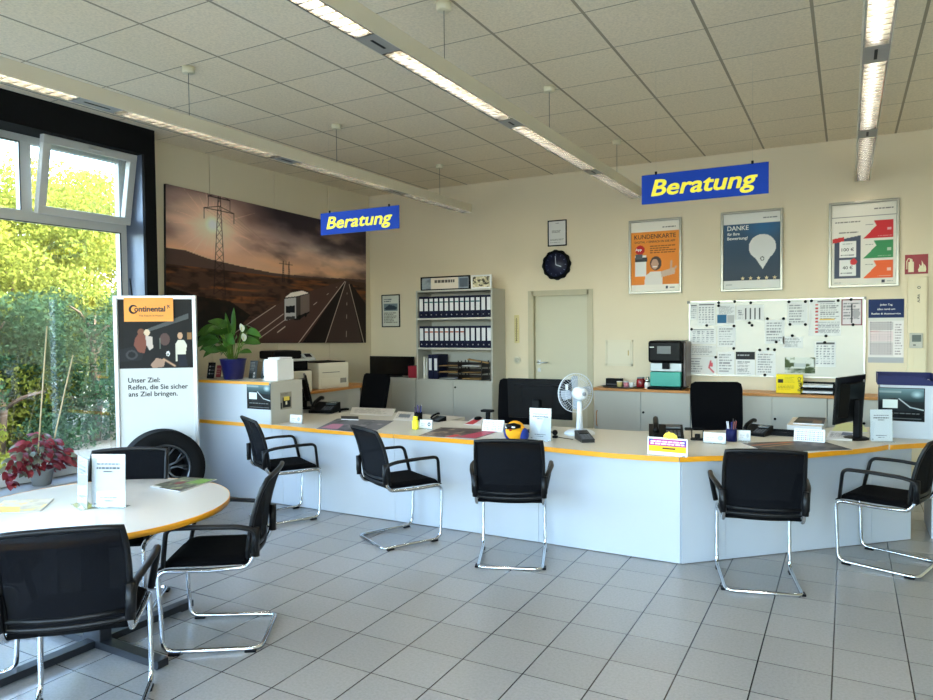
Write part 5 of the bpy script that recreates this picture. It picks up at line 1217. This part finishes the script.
# leaflets and display cards on the raised cabinet
def card(loc, rz, w, h, label, cv, tilt=-.18, name='leaflet', cat='leaflet'):
    t = thing(name, label, cat, loc, rz); Mx = Matrix.Rotation(tilt, 4, 'X')
    MB().box(-w / 2, w / 2, 0, .004, 0, h, Mx).box(-w / 2, w / 2, .004, .05, .0, .003).build('card', mat('grey_card', (90, 96, 100), .5), t)
    cv.build('print', w, h, t, -.001, 0, 0, M=Mx); return t
def grey_cv():
    C = Canvas(40, 60, (84, 90, 96)); C.lines(.08, .45, .8, .92, 6, (176, 180, 184)); C.disc(.7, .3, .1, .07, (230, 230, 230)); C.disc(.7, .12, .1, .07, (200, 205, 205)); C.rect(.05, .05, .5, .3, (52, 58, 60)); return C
for k, (x_, y_) in enumerate(((at(252, 370, Y=5.36).x, 5.36), (at(264.5, 370, Y=5.38).x, 5.38))):
    card((x_, y_, 1.181), 0, .105, .19, ('grey printed leaflet right behind the blue plant pot', 'grey printed leaflet beside the small white printer')[k], grey_cv())
C = Canvas(60, 60, (64, 72, 78)); C.lines(.05, .6, .7, .95, 4, (150, 160, 164)); C.rect(.05, .1, .9, .5, (40, 44, 48)); card((at(188, 370, Y=5.38).x + .03, 5.38, 1.181), 0, .20, .17, 'wide dark grey leaflet at the left end of the raised cabinet', C)
C = Canvas(40, 56, (18, 18, 20)); 
for z_ in (.75, .52, .3): C.disc(.3, z_, .07, .05, (230, 230, 230)); C.lines(.45, z_ - .04, .9, z_ + .04, 1, (180, 180, 180), 0)
t = card((at(210, 370, Y=5.22).x, 5.22, 1.181), 0, .105, .17, 'black card with white dots standing left of the blue plant pot', C); 
C = Canvas(20, 30, (176, 80, 90)); C.lines(.1, .2, .9, .8, 3, (220, 180, 180)); card((at(218, 370, Y=5.38).x, 5.38, 1.181), 0, .07, .13, 'small pink card half hidden by the blue plant pot', C)
# car picture stickers
def car_cv():
    C = Canvas(90, 76, (28, 34, 38)); C.grad(0, .6, 1, 1, (34, 52, 56), (110, 140, 146)); C.rect(0, .86, .5, .93, (180, 190, 190), .5); C.poly([(.0, .6), (.35, .7), (.6, .62), (1, .5), (1, .3), (0, .3)], (24, 30, 34)); C.disc(.85, .82, .16, .14, (190, 214, 220), .8, .8); C.line((.45, .68), (.70, .42), .02, (214, 224, 228)); C.line((.70, .42), (1, .34), .02, (214, 224, 228)); C.rect(0, 0, 1, .28, (16, 18, 20)); C.rect(.08, .38, .42, .64, (216, 226, 224)); C.lines(.1, .18, .9, .26, 1, (130, 136, 138), 0); C.rect(.1, .05, .95, .07, (90, 94, 96)); return C
a = at(247, 408.5, Y=5.05); b_ = at(271, 384, Y=5.05)
t = thing('car_picture', 'dark glossy car picture on the front of the raised cabinet', 'picture', ((a.x + b_.x) / 2 - .005, 5.0535, a.z)); w = b_.x - a.x - .01; MB().box(-w / 2, w / 2, -.0015, 0, 0, b_.z - a.z).build('sheet', BLKP, t); car_cv().build('print', w - .008, b_.z - a.z - .008, t, -.0022, 0, .004, rough=.15, mname='gloss_print')
t = thing('small_notice', 'small yellow and black picture on the side of the raised cabinet', 'picture', (-4.9055, 5.26, .90), PI / 2)
C = Canvas(40, 50, (150, 144, 130)); C.rect(.2, .1, .9, .7, (30, 30, 32)); C.rect(.3, .5, .8, .75, (226, 200, 90)); C.rect(.45, .25, .6, .45, (220, 214, 190)); C.rect(.0, .05, .15, .4, (60, 60, 60)); C.lines(.05, .8, .9, .95, 2, (90, 88, 84))
MB().box(-.08, .08, -.0015, 0, 0, .17).build('sheet', mat('grey_sheet', (150, 146, 136), .5), t); C.build('print', .156, .166, t, -.0022, 0, .002)

# ================================================================ WHITE PEDESTAL BOX AND TRAY AT THE RIGHT END
a = at(873.5, 440, z=ZT + .001); x0 = .235; x1 = .64; yb0 = 6.60
pb = thing('pedestal_box', 'white box with a dark car picture on the right end of the counter', 'box', ((x0 + x1) / 2, yb0, ZT + .0012)); w = x1 - x0; hb = at(900, 385.5, Y=yb0).z - ZT
q = MB(); q.box(-w / 2, w / 2, 0, .018, 0, hb).box(-w / 2, -w / 2 + .018, .018, .42, 0, hb).box(w / 2 - .018, w / 2, .018, .42, 0, hb).box(-w / 2 + .018, w / 2 - .018, .018, .42, hb - .018, hb).box(-w / 2 + .018, w / 2 - .018, .40, .42, 0, hb - .018); q.build('carcass', WHT, pb)
a = at(878, 420, Y=yb0 - .003); b_ = at(925, 388.5, Y=yb0 - .003)
t = thing('car_picture', 'large dark glossy car picture on the white pedestal box', 'picture', ((a.x + b_.x) / 2, yb0 - .0012, a.z)); w2 = b_.x - a.x; MB().box(-w2 / 2, w2 / 2, -.0015, 0, 0, b_.z - a.z).build('sheet', BLKP, t); car_cv().build('print', w2 - .012, b_.z - a.z - .012, t, -.0022, 0, .006, rough=.15, mname='gloss_print')
BT = mat('dark_blue_plastic', (18, 24, 78), .5, spec=.25)
t = thing('letter_tray', 'dark blue letter tray on top of the white pedestal box', 'letter tray', ((x0 + x1) / 2 - .02, yb0 + .22, ZT + .0015 + hb)); q = MB(); ht_ = .085
q.box(-.20, .20, -.21, .16, 0, .005); q.box(-.20, -.195, -.21, .16, .005, ht_).box(-.195, .195, .155, .16, .005, ht_); q.prism([(-.21, .005), (.16, .005), (.16, ht_), (-.10, ht_), (-.21, .035)], .195, .20, Matrix(((0, 0, 1, 0), (1, 0, 0, 0), (0, 1, 0, 0), (0, 0, 0, 1)))); q.prism([(-.195, .005), (.195, .005), (.195, .03), (.10, .07), (-.195, .075)], .205, .21, Matrix(((1, 0, 0, 0), (0, 0, -1, 0), (0, 1, 0, 0), (0, 0, 0, 1))))
q.build('tray', BT, t); MB().box(-.18, .18, -.19, .14, .006, .03).build('papers', PAPER, t)

# ================================================================ THINGS ON THE COUNTER
ZC_ = ZT + .0012
def on(px, py, z=ZC_): p = at(px, py, z=z); return p
def card_holder(px, py, w, label, rz=0, logo=(120, 130, 140)):
    p = on(px, py); t = thing('card_holder', label, 'card holder', p, rz)
    q = MB(); q.box(-w / 2, w / 2, -.012, .03, 0, .003).box(-w / 2, w / 2, -.014, -.012, 0, .022).box(-w / 2, w / 2, .010, .012, 0, .03); q.build('stand', ACR, t)
    MB().box(-w / 2 + .003, w / 2 - .003, -.008, .008, .0035, .085, Matrix.Rotation(-.12, 4, 'X')).build('cards', PAPER, t)
    C = Canvas(44, 26, (240, 240, 242)); C.lines(.12, .45, .5, .6, 1, (110, 112, 118), 0); C.lines(.12, .25, .4, .36, 1, (150, 150, 156), 0); C.disc(.77, .5, .13, .24, logo); C.disc(.77, .5, .06, .1, (200, 204, 210)); C.build('card_print', w - .008, .078, t, -.0092, 0, .005, M=Matrix.Rotation(-.12, 4, 'X'))
    return t
card_holder(296, 423.5, .155, 'white business cards in a clear holder below the raised cabinet', 0, (170, 176, 184))
card_holder(426, 429, .135, 'white business cards in a clear holder beside the yellow bottle', .06, (90, 100, 110))
card_holder(714.5, 443.5, .17, 'white business cards in a clear holder left of the blue pen pot', .05, (190, 194, 200))
card_holder(744.5, 441, .095, 'small stack of white cards in a holder right of the blue pen pot', .1, (210, 212, 214))
HOSE = mat('black_coil_cord', (18, 18, 20), .5)
def phone(px, py, rz, label, s=1.0):
    p = on(px, py); t = thing('telephone', label, 'telephone', p, rz)
    Mx = Matrix.Rotation(.22, 4, 'X')
    MB().prism([(-.10, 0), (.09, 0), (.09, .075), (-.10, .022)], -.10, .10, Matrix(((0, 0, 1, 0), (1, 0, 0, 0), (0, 1, 0, 0), (0, 0, 0, 1)))).build('base', BLKP, t)
    MB().rbox(.0, .085, .03, .085, .052, .062, .002, Mx).build('display', mat('grey_display', (86, 92, 94), .2), t)
    q = MB()
    for i in range(4):
        for j in range(4): q.rbox(.0 + i * .022, .016 + i * .022, -.075 + j * .024, -.06 + j * .024, .044, .050, .001, Mx)
    q.build('keys', mat('dark_grey_keys', (70, 72, 76), .5), t)
    MB().tube(smooth_path([(-.06, -.10, .055), (-.06, -.06, .085), (-.06, .06, .112), (-.06, .10, .105)], .03), [.02] + [.016] * 12 + [.02] if False else .017, 8).build('handset', BLKG, t)
    MB().tube([(-.06, -.10, .05)] + [(-.085 - .004 * math.cos(k * 1.6), -.10 + k * .006, .014 + .006 * math.sin(k * 1.6)) for k in range(22)], .0025, 5).build('cord', HOSE, t)
    t.scale = (s, s, s)
    return t
phone(325, 412, .3, 'black desk telephone behind the card holder at the left end of the counter', 1.35)
phone(438, 421, -.2, 'small black telephone right of the pens beside the yellow bottle', .62)
phone(666, 438.5, .25, 'black desk telephone behind the colourful promotion sign', 1.35)
phone(757, 434.5, -.3, 'black desk telephone right of the blue pen pot')
def monitor_at(px, py, rz, w, h, neck, label, tilt=0, sticker=False, foot=.22):
    p = on(px, py); return screen('computer_monitor', label, 'monitor', p, rz, w, h, tilt, neck=neck, sticker=sticker, foot=foot)
monitor_at(311, 408, PI - .8, .50, .36, .05, 'black monitor turned sideways behind the raised cabinet', -.2)
monitor_at(540, 431, PI + .03, .60, .355, .11, 'large black monitor seen from behind on the long counter section', -.06, True)
monitor_at(848, 438, PI + 1.2, .56, .375, .13, 'black monitor seen from behind at a slant near the right end of the counter', -.06, True, .21)
# office chairs behind the counter
def office_chair(loc, rz, label):
    t = thing('office_chair', label, 'chair', loc, rz, 'black office chairs behind the counter')
    for k in range(5):
        Mk = Matrix.Rotation(2 * PI * k / 5, 4, 'Z'); lg = MB().prism([(.03, -.022), (.30, -.014), (.30, .014), (.03, .022)], .07, .10, Mk).build('leg', BLKP, t)
        MB().lathe([(0, -.012), (.025, -.012), (.028, 0), (.025, .012), (0, .012)], 14, Mk @ Matrix.Translation((.29, 0, .029)) @ Matrix.Rotation(PI / 2, 4, 'X')).build('castor', BLKP, lg)
    MB().tube([(0, 0, .08), (0, 0, .44)], .025, 12).build('gas_column', CHROME, t)
    MB().rbox(-.25, .25, -.24, .25, .44, .53, .035).build('seat', BLKF, t)
    q = MB(); n = 8
    pts = [(-.22, .0), (-.24, .25), (-.245, .55), (-.235, .60), (-.20, .62), (.20, .62), (.235, .60), (.245, .55), (.24, .25), (.22, .0)]
    Mx = Matrix.Translation((0, -.24, .52)) @ Matrix.Rotation(PI / 2 + .2, 4, 'X')
    q.prism(pts, -.025, .025, Mx); q.build('backrest', BLKF, t)
    MB().tube([(0, -.02, .45), (0, -.29, .45), (0, -.32, .70)], .02, 8).build('back_bracket', BLKP, t)
    for s in (-1, 1): MB().tube(smooth_path([(s * .24, 0, .46), (s * .29, 0, .48), (s * .29, .0, .68)], .03), .014, 8).rbox(s * .29 - .035, s * .29 + .035, -.12, .13, .68, .705, .01).build('armrest', BLKP, t)
    return t
office_chair((-5.22, 6.75, 0), PI - .3, 'black office chair behind the left counter in front of the dark flat screen')
office_chair((-3.06, 6.62, 0), PI + .15, 'black office chair behind the large monitor, its left edge showing')
office_chair((-1.04, 6.95, 0), PI + .3, 'black office chair between the coffee machine and the angled counter wing')
# pens
def pens(t, n, r, z, h, cols, seed):
    rs = random.Random(seed)
    for k in range(n):
        a = rs.uniform(0, 2 * PI); c_ = cols[k % len(cols)]
        MB().tube([(math.cos(a) * r * .5, math.sin(a) * r * .5, .01), (math.cos(a) * r * 1.1, math.sin(a) * r * 1.1, z + h * rs.uniform(.7, 1.1))], .0045, 6).build('pen', mat('pen_%d_%d_%d' % c_, c_, .4), t)
p = on(418.5, 421); t = thing('pen_pot', 'black pen pot with pens behind the yellow bottle', 'pen pot', p)
MB().lathe([(0, 0), (.04, 0), (.04, .09), (.037, .09), (.037, .004), (0, .004)], 24).build('pot', BLKP, t); pens(t, 7, .032, .09, .07, [(30, 30, 36), (60, 70, 140), (90, 60, 110), (190, 190, 190)], 3)
p = on(731.5, 441); t = thing('pen_pot', 'dark blue pen pot with pens on the angled counter wing', 'pen pot', p)
MB().lathe([(0, 0), (.042, 0), (.042, .10), (.039, .10), (.039, .004), (0, .004)], 24).build('pot', BT, t); pens(t, 8, .033, .10, .07, [(30, 34, 110), (220, 220, 224), (170, 90, 90), (30, 30, 36)], 4)
p = on(415.5, 429.5); t = thing('yellow_bottle', 'small bright yellow highlighter shaped bottle near the counter edge', 'bottle', p)
NY = mat('neon_yellow_plastic', (244, 240, 30), .35, emit=None)
MB().rbox(-.028, .028, -.018, .018, 0, .085, .01).build('bottle_body', NY, t); MB().rbox(-.02, .02, -.014, .014, .085, .12, .006).build('cap', NY, t)
# mats and brochures lying flat
def flat(quad, th, label, cv, name='brochure', cat='brochure', z=ZC_):
    P = [at(*q_, z=z) for q_ in quad]   # near-left, near-right, far-right, far-left on the surface
    P = [Vector((p_.x, p_.y, 0)) for p_ in P]; o = sum(P, Vector()) / 4; t = thing(name, label, cat, (o.x, o.y, z))
    L = [p_ - o for p_ in P]; b_ = MB(); b_.prism([(l.x, l.y) for l in L], 0, th); b_.build('sheets', PAPER, t)
    me_o = cv.build('print', 1, 1, t, 0, 0, 0)
    for v in me_o.data.vertices:
        u, w_ = v.co.x + .5, v.co.z; pt = (L[0] * (1 - u) + L[1] * u) * (1 - w_) + (L[3] * (1 - u) + L[2] * u) * w_; v.co = (pt.x, pt.y, th + .0004)
    return t
def mat_cv(c0, c1, c2, w=80, h=50):
    C = Canvas(w, h, c0); n = C.fbm(6, 5, 4); C.put((n * 3).clip(0, 1), c1, .8); n = C.fbm(8, 6, 3); C.put((n * 3 - .3).clip(0, 1), c2, .8); C.rect(0, 0, 1, .03, c1); return C
C = mat_cv((112, 112, 116), (60, 66, 70), (170, 160, 160)); C.poly([(.05, .1), (.35, .1), (.3, .5), (.1, .5)], (196, 130, 150)); flat([(316, 429), (372, 433.5), (394, 421), (338, 418.5)], .002, 'grey and pink desk mat on the second counter section', C, 'desk_mat', 'mat')
C = mat_cv((84, 74, 70), (40, 36, 36), (170, 150, 130)); C.poly([(.62, .05), (.95, .05), (.99, .75), (.8, .9)], (176, 60, 86)); C.poly([(.45, .0), (.6, .0), (.62, .3), (.5, .3)], (200, 60, 60)); flat([(418, 436), (476, 439), (504, 430), (441, 427.5)], .002, 'dark brown and red desk mat left of the plush toy', C, 'desk_mat', 'mat')
C = mat_cv((70, 64, 60), (34, 34, 34), (110, 100, 92)); C.line((.05, .7), (.6, .9), .06, (176, 96, 60)); C.line((.1, .5), (.55, .72), .04, (170, 120, 90)); flat([(768, 452.5), (853, 450), (820, 440.5), (741, 443)], .002, 'dark printed desk mat on the angled counter wing', C, 'desk_mat', 'mat')
C = Canvas(30, 20, (232, 230, 226)); C.poly([(0, 0), (.5, 0), (.9, 1), (.3, 1)], (196, 44, 58)); flat([(464, 424.5), (481, 425.5), (484, 418.5), (474, 418)], .004, 'red and white leaflet behind the desk mat left of the tent calendar', C)
for k, (q_, lb) in enumerate((([(350, 414), (392, 416), (396, 409), (352, 407.5)], 'large white sheet of paper at the back of the second counter section'), ([(393, 420), (412, 421), (415, 412.5), (398, 411.5)], 'white sheet with a dark picture lying left of the yellow bottle'))):
    C = Canvas(30, 22, (232, 228, 220)); C.lines(.1, .2, .9, .8, 5, (190, 186, 180))
    if k: C.rect(.2, .3, .8, .7, (110, 120, 130))
    flat(q_, .003, lb, C, 'paper_sheet', 'paper')
C = Canvas(30, 10, (24, 24, 26)); C.rect(.1, .3, .9, .6, (60, 60, 62)); flat([(341, 420), (358.5, 420.5), (358.5, 417.6), (341, 417)], .012, 'slim black keyboard edge at the left counter behind the desk mat', C, 'keyboard', 'keyboard')
# tent calendars
def tent(px, py, w, h, rz, label):
    p = on(px, py); t = thing('tent_calendar', label, 'calendar', p, rz); Mx = Matrix.Rotation(-.38, 4, 'X')
    MB().box(-w / 2, w / 2, 0, .002, 0, h, Mx).box(-w / 2, w / 2, -.002, 0, 0, h, Matrix.Translation((0, .085, 0)) @ Matrix.Rotation(.38, 4, 'X')).box(-w / 2, w / 2, 0, .085, 0, .0015).build('stand_card', PAPER, t)
    C = Canvas(70, 38, (232, 234, 240)); C.lines(.06, .86, .9, .94, 1, (130, 136, 150), .0)
    for j in range(5):
        for i in range(14): C.rect(.05 + i * .065, .12 + j * .15, .085 + i * .065, .19 + j * .15, (150, 154, 168) if i % 5 else (196, 120, 120))
    C.build('calendar_print', w, h, t, -.001, 0, 0, M=Mx); return t
tent(492, 431.5, .20, .105, .05, 'white tent calendar left of the orange plush toy')
tent(809, 442, .22, .105, -.05, 'white tent calendar on the angled wing before the slanted monitor')
# computer mouse, small scanner
p = on(478, 420); t = thing('computer_mouse', 'round black computer mouse behind the red and white leaflet', 'mouse', p); MB().ball((0, 0, .018), (.034, .055, .018)).build('shell', BLKP, t); MB().rbox(-.003, .003, -.05, -.02, .030, .038, .002).build('wheel', ANTH, t)
p = on(488, 419.5); t = thing('hand_scanner', 'black hand scanner on a short stand behind the tent calendar', 'scanner', p); MB().rbox(-.02, .02, -.02, .02, 0, .075, .008).build('stand', BLKP, t); MB().rbox(-.07, .06, -.035, .035, .075, .10, .010).build('head', BLKP, t)
# plush toy
p = on(515.5, 441); OY = mat('orange_yellow_plush', (248, 172, 24), .9, bump=.3, bs=150); BP = mat('blue_plush', (24, 50, 130), .9, bump=.3, bs=150)
t = thing('plush_toy', 'round orange and blue plush toy with dark goggles at the counter edge', 'toy', (p.x, p.y, ZC_), 0)
MB().ball((0, 0, .075), (.075, .062, .073), seg=24).build('body', OY, t)
MB().ball((-.062, .01, .06), (.03, .035, .055)).build('wing', BP, t); MB().ball((.068, .0, .05), (.035, .038, .05)).build('wing', BP, t); t.scale = (1.12, 1.12, 1.12)
q = MB(); q.tube([(-.055, -.045, .10), (-.03, -.062, .112), (.02, -.064, .118), (.06, -.04, .115)], [.012, .02, .024, .012], 10); q.build('goggles', BLKG, t)
q = MB(); q.ball((-.035, -.075, .107), (.012, .006, .008)).ball((.022, -.083, .112), (.015, .006, .007)); q.build('lenses', WHTP, t)
MB().ball((-.012, -.062, .088), (.012, .012, .008)).build('beak', mat('red_felt', (206, 60, 24), .8), t)
# sign holders
def sign_holder(loc, rz, w, h, label, lean=-.06):
    t = thing('sign_holder', label, 'sign holder', loc, rz); Mx = Matrix.Rotation(lean, 4, 'X')
    q = MB(); q.box(-w / 2 - .003, w / 2 + .003, -.004, -.002, .003, h, Mx).box(-w / 2 - .003, w / 2 + .003, .002, .004, .003, h, Mx).box(-w / 2 - .003, w / 2 + .003, -.035, .05, 0, .003); q.build('acrylic_stand', ACR, t)
    MB().box(-w / 2, w / 2, -.0012, .0012, .004, h - .002, Mx).build('paper_insert', PAPER, t)
    C = Canvas(60, 84, (218, 220, 226)); C.lines(.16, .80, .84, .83, 1, (70, 74, 84), 0, .9); C.lines(.14, .72, .86, .75, 1, (50, 54, 66), 0, .9); C.lines(.35, .66, .65, .685, 1, (50, 54, 66), 0, .9); C.lines(.25, .16, .75, .185, 1, (90, 94, 102), 0, .9); C.lines(.35, .10, .65, .125, 1, (90, 94, 102), 0, .9); C.rect(.06, .04, .14, .07, (120, 124, 130))
    C.build('print', w, h - .004, t, -.0014, 0, .004, M=Mx); return t
p = on(540, 440.5); sign_holder((p.x, p.y, ZC_), .02, .185, .262, 'clear stand with a white printed notice right of the plush toy')
p = on(881.5, 441.5); sign_holder((p.x, p.y, ZC_), .35, .16, .25, 'clear stand with a white printed notice before the white pedestal box')
# desk fan
p = on(578, 434); t = thing('desk_fan', 'white desk fan seen from behind on the long counter section', 'fan', (p.x + .015, p.y, ZC_), PI + .85)
FW = mat('white_fan_plastic', (228, 232, 238), .35)
MB().lathe([(0, 0), (.13, 0), (.13, .015), (.11, .03), (.04, .045), (0, .045)], 36).build('base', FW, t)
MB().tube([(0, 0, .04), (0, 0, .22), (0, 0, .28)], [.03, .022, .02], 16).build('pole', FW, t)
Mf = Matrix.Translation((0, -.05, .35)) @ Matrix.Rotation(PI / 2, 4, 'X')      # front faces local -y
MB().lathe([(0, -.13), (.035, -.128), (.052, -.10), (.058, -.04), (.05, 0), (0, 0)], 28, Mf).build('motor_housing', FW, t)
MB().lathe([(0, -.134), (.018, -.134), (.018, -.126), (0, -.126)], 18, Mf).build('rear_knob', mat('grey_knob', (150, 156, 166), .4), t)
gr = MB()
for k in range(44):
    a = 2 * PI * k / 44; c_, s_ = math.cos(a), math.sin(a)
    gr.tube([(.045 * c_, .045 * s_, -.03), (.12 * c_, .12 * s_, -.028), (.162 * c_, .162 * s_, -.005), (.166 * c_, .166 * s_, .02)], .0011, 4, M=Mf)
    gr.tube([(.166 * c_, .166 * s_, .02), (.14 * c_, .14 * s_, .05), (.06 * c_, .06 * s_, .062), (.03 * c_, .03 * s_, .062)], .0011, 4, M=Mf)
for r_, z_ in ((.168, .02), (.168, .012), (.12, -.028), (.14, .05)): gr.tube([(r_ * math.cos(2 * PI * k / 40), r_ * math.sin(2 * PI * k / 40), z_) for k in range(40)], .0025 if r_ > .16 else .0014, 6, closed=True, M=Mf)
gr.build('grille', FW, t)
for k in range(4):
    Mk = Mf @ Matrix.Rotation(2 * PI * k / 4, 4, 'Z') @ Matrix.Rotation(.35, 4, 'X')
    MB().prism([(.02, -.01), (.06, -.045), (.13, -.055), (.15, -.02), (.14, .03), (.06, .03), (.02, .012)], .012, .0145, Mk).build('blade', mat('pale_blue_blade', (196, 208, 226), .25, alpha=.75), t)
MB().lathe([(0, .0), (.022, .0), (.022, .035), (0, .037)], 18, Mf).build('hub', FW, t)
# card terminal, little camera, small black holder
p = on(584.5, 440.5); t = thing('card_terminal', 'dark grey card payment terminal in front of the fan', 'terminal', (p.x, p.y, ZC_), .6); t.scale = (1.25, 1.25, 1.25)
Mx = Matrix.Rotation(.18, 4, 'X'); MB().prism([(-.09, 0), (.09, 0), (.09, .055), (-.09, .022)], -.042, .042, Matrix(((0, 0, 1, 0), (1, 0, 0, 0), (0, 1, 0, 0), (0, 0, 0, 1)))).build('body', mat('dark_grey_plastic', (30, 31, 34), .4), t)
MB().rbox(-.03, .03, .02, .075, .034, .042, .002, Mx).build('display', BLKG, t)
q = MB()
for i in range(3):
    for j in range(4): q.rbox(-.03 + i * .022, -.014 + i * .022, -.075 + j * .022, -.062 + j * .022, .034, .041, .001, Mx)
q.build('keys', mat('mid_grey_keys', (100, 102, 106), .5), t)
p = on(555, 438); t = thing('web_camera', 'small black web camera between the notice stand and the fan', 'camera', (p.x, p.y, ZC_)); MB().rbox(-.02, .02, -.015, .02, 0, .02, .004).build('clip', BLKP, t); MB().ball((0, 0, .045), .024).build('camera_body', BLKG, t); MB().tube([(.02, 0, .01), (.08, -.005, .005), (.17, -.03, .004)], .003, 5).build('cable', BLKP, t)
p = on(697.5, 440); t = thing('stamp_holder', 'small black stamp holder behind the counter right of the promotion sign', 'holder', (p.x, p.y, ZC_)); q = MB(); q.rbox(-.05, .05, -.03, .03, 0, .015, .003).tube(smooth_path([(-.045, 0, .01), (-.045, 0, .095), (.045, 0, .095), (.045, 0, .01)], .015), .005, 8); q.build('rack', BLKP, t); MB().rbox(-.02, .02, -.015, .015, .015, .05, .004).build('stamp', BLKG, t)
# promotion sign with a yellow pig cut-out
p = on(667, 455.5); t = thing('promotion_sign', 'small colourful promotion sign with a yellow cut-out on top at the counter corner', 'sign', (p.x, p.y, ZC_), -.05)
w = .285; h = .125; Mx = Matrix.Rotation(-.1, 4, 'X')
MB().box(-w / 2, w / 2, 0, .003, .0, h, Mx).box(-w / 2, w / 2, -.02, .05, 0, .002).build('stand', ACR, t)
C = Canvas(110, 46, (238, 236, 234)); C.rect(.03, .18, .97, .55, (250, 196, 30)); C.rect(.03, .52, .97, .90, (176, 40, 130)); C.rect(.03, .74, .14, .9, (70, 60, 130)); C.rect(.86, .62, .97, .9, (90, 60, 150)); C.lines(.08, .56, .94, .84, 2, (250, 226, 236), .05, .6, .95); C.rect(.38, .34, .7, .44, (70, 40, 30)); C.rect(.88, .02, .95, .06, (130, 130, 130))
C.build('print', w, h, t, -.001, 0, 0, M=Mx); MB().box(-w / 2, w / 2, -.0006, -.0001, 0, h, Mx).build('print_card', PAPER, t)
q = MB(); pig = [(-.045, 0), (-.05, .02), (-.035, .042), (-.02, .045), (-.012, .055), (.0, .045), (.02, .045), (.036, .032), (.045, .028), (.05, .012), (.045, 0)]
q.prism(pig, 0, .003, Mx @ Matrix.Translation((.02, .002, h - .008)) @ Mc); q.build('yellow_cutout', mat('sunny_yellow_card', (250, 206, 60), .6), t)
# papers and booklets on the wing
C = Canvas(40, 26, (222, 206, 186)); C.lines(.1, .1, .9, .5, 4, (176, 160, 150)); s1 = flat([(787, 430), (822, 432), (827, 424), (793, 422)], .045, 'thick stack of pale papers on the wing behind the tent calendar', C, 'paper_stack', 'paper')
C = Canvas(30, 20, (36, 28, 26)); C.rect(.1, .4, .7, .7, (90, 60, 40)); C.rect(.6, .1, .9, .5, (120, 90, 60)); flat([(793, 424), (824, 425.5), (826, 419), (799, 418)], .012, 'dark booklet lying on the thick paper stack', C, 'booklet', 'booklet', ZC_ + .0465)
C = Canvas(30, 20, (226, 228, 234)); C.lines(.1, .2, .9, .8, 5, (130, 130, 140)); C.rect(.5, .5, .9, .9, (90, 100, 130)); flat([(826, 440), (852, 441), (856, 434), (830, 432)], .012, 'white forms lying under the slanted monitor', C, 'paper_stack', 'paper')
C = Canvas(20, 20, (206, 212, 150)); flat([(832, 431.5), (868, 433), (862, 424), (838, 422.5)], .006, 'pale yellow green sheet behind the slanted monitor', C, 'paper_sheet', 'paper')
p = on(776, 434.5); t = thing('office_tray', 'flat black pen tray left of the tent calendar on the wing', 'tray', (p.x, p.y, ZC_), -.05); q = MB(); q.box(-.15, .15, -.06, .06, 0, .008).box(-.15, -.145, -.06, .06, .008, .04).box(.145, .15, -.06, .06, .008, .04).box(-.145, .145, .055, .06, .008, .04).box(-.145, .145, -.06, -.055, .008, .03); q.build('tray', BLKP, t); MB().tube([(-.1, 0, .016), (.08, .02, .016)], .005, 6).build('pen', mat('pen_30_30_36', (30, 30, 36), .4), t)

# ================================================================ THINGS ON THE ROUND TABLE
ZR = .7318
p = at(107, 508, z=ZR); sign_holder((p.x, p.y + .01, ZR), .42, .19, .292, 'front clear stand with a white notice on the round table', -.04)
p = at(79, 508, z=ZR); sign_holder((p.x - .02, p.y + .03, ZR), -.33, .19, .27, 'clear stand seen nearly edge on beside the front notice stand on the round table', -.04)
C = mat_cv((96, 100, 80), (60, 40, 36), (170, 176, 120), 60, 40); C.poly([(.5, .5), (.95, .6), (.95, .9), (.6, .95)], (110, 150, 60)); C.rect(.0, .0, .3, .1, (226, 222, 210)); C.disc(.4, .5, .12, .14, (120, 40, 40))
flat([(150, 487), (180, 492), (217, 480), (185, 477.5)], .005, 'green and dark magazine near the right edge of the round table', C, 'magazine', 'magazine', ZR)
C = mat_cv((214, 204, 176), (190, 176, 150), (232, 206, 120), 60, 40); C.poly([(.0, .0), (.6, .0), (.5, .4), (.0, .5)], (236, 198, 96))
flat([(-12, 514), (40, 512), (54, 499), (4, 501)], .004, 'pale yellow brochure at the left edge of the round table', C, 'brochure', 'brochure', ZR)
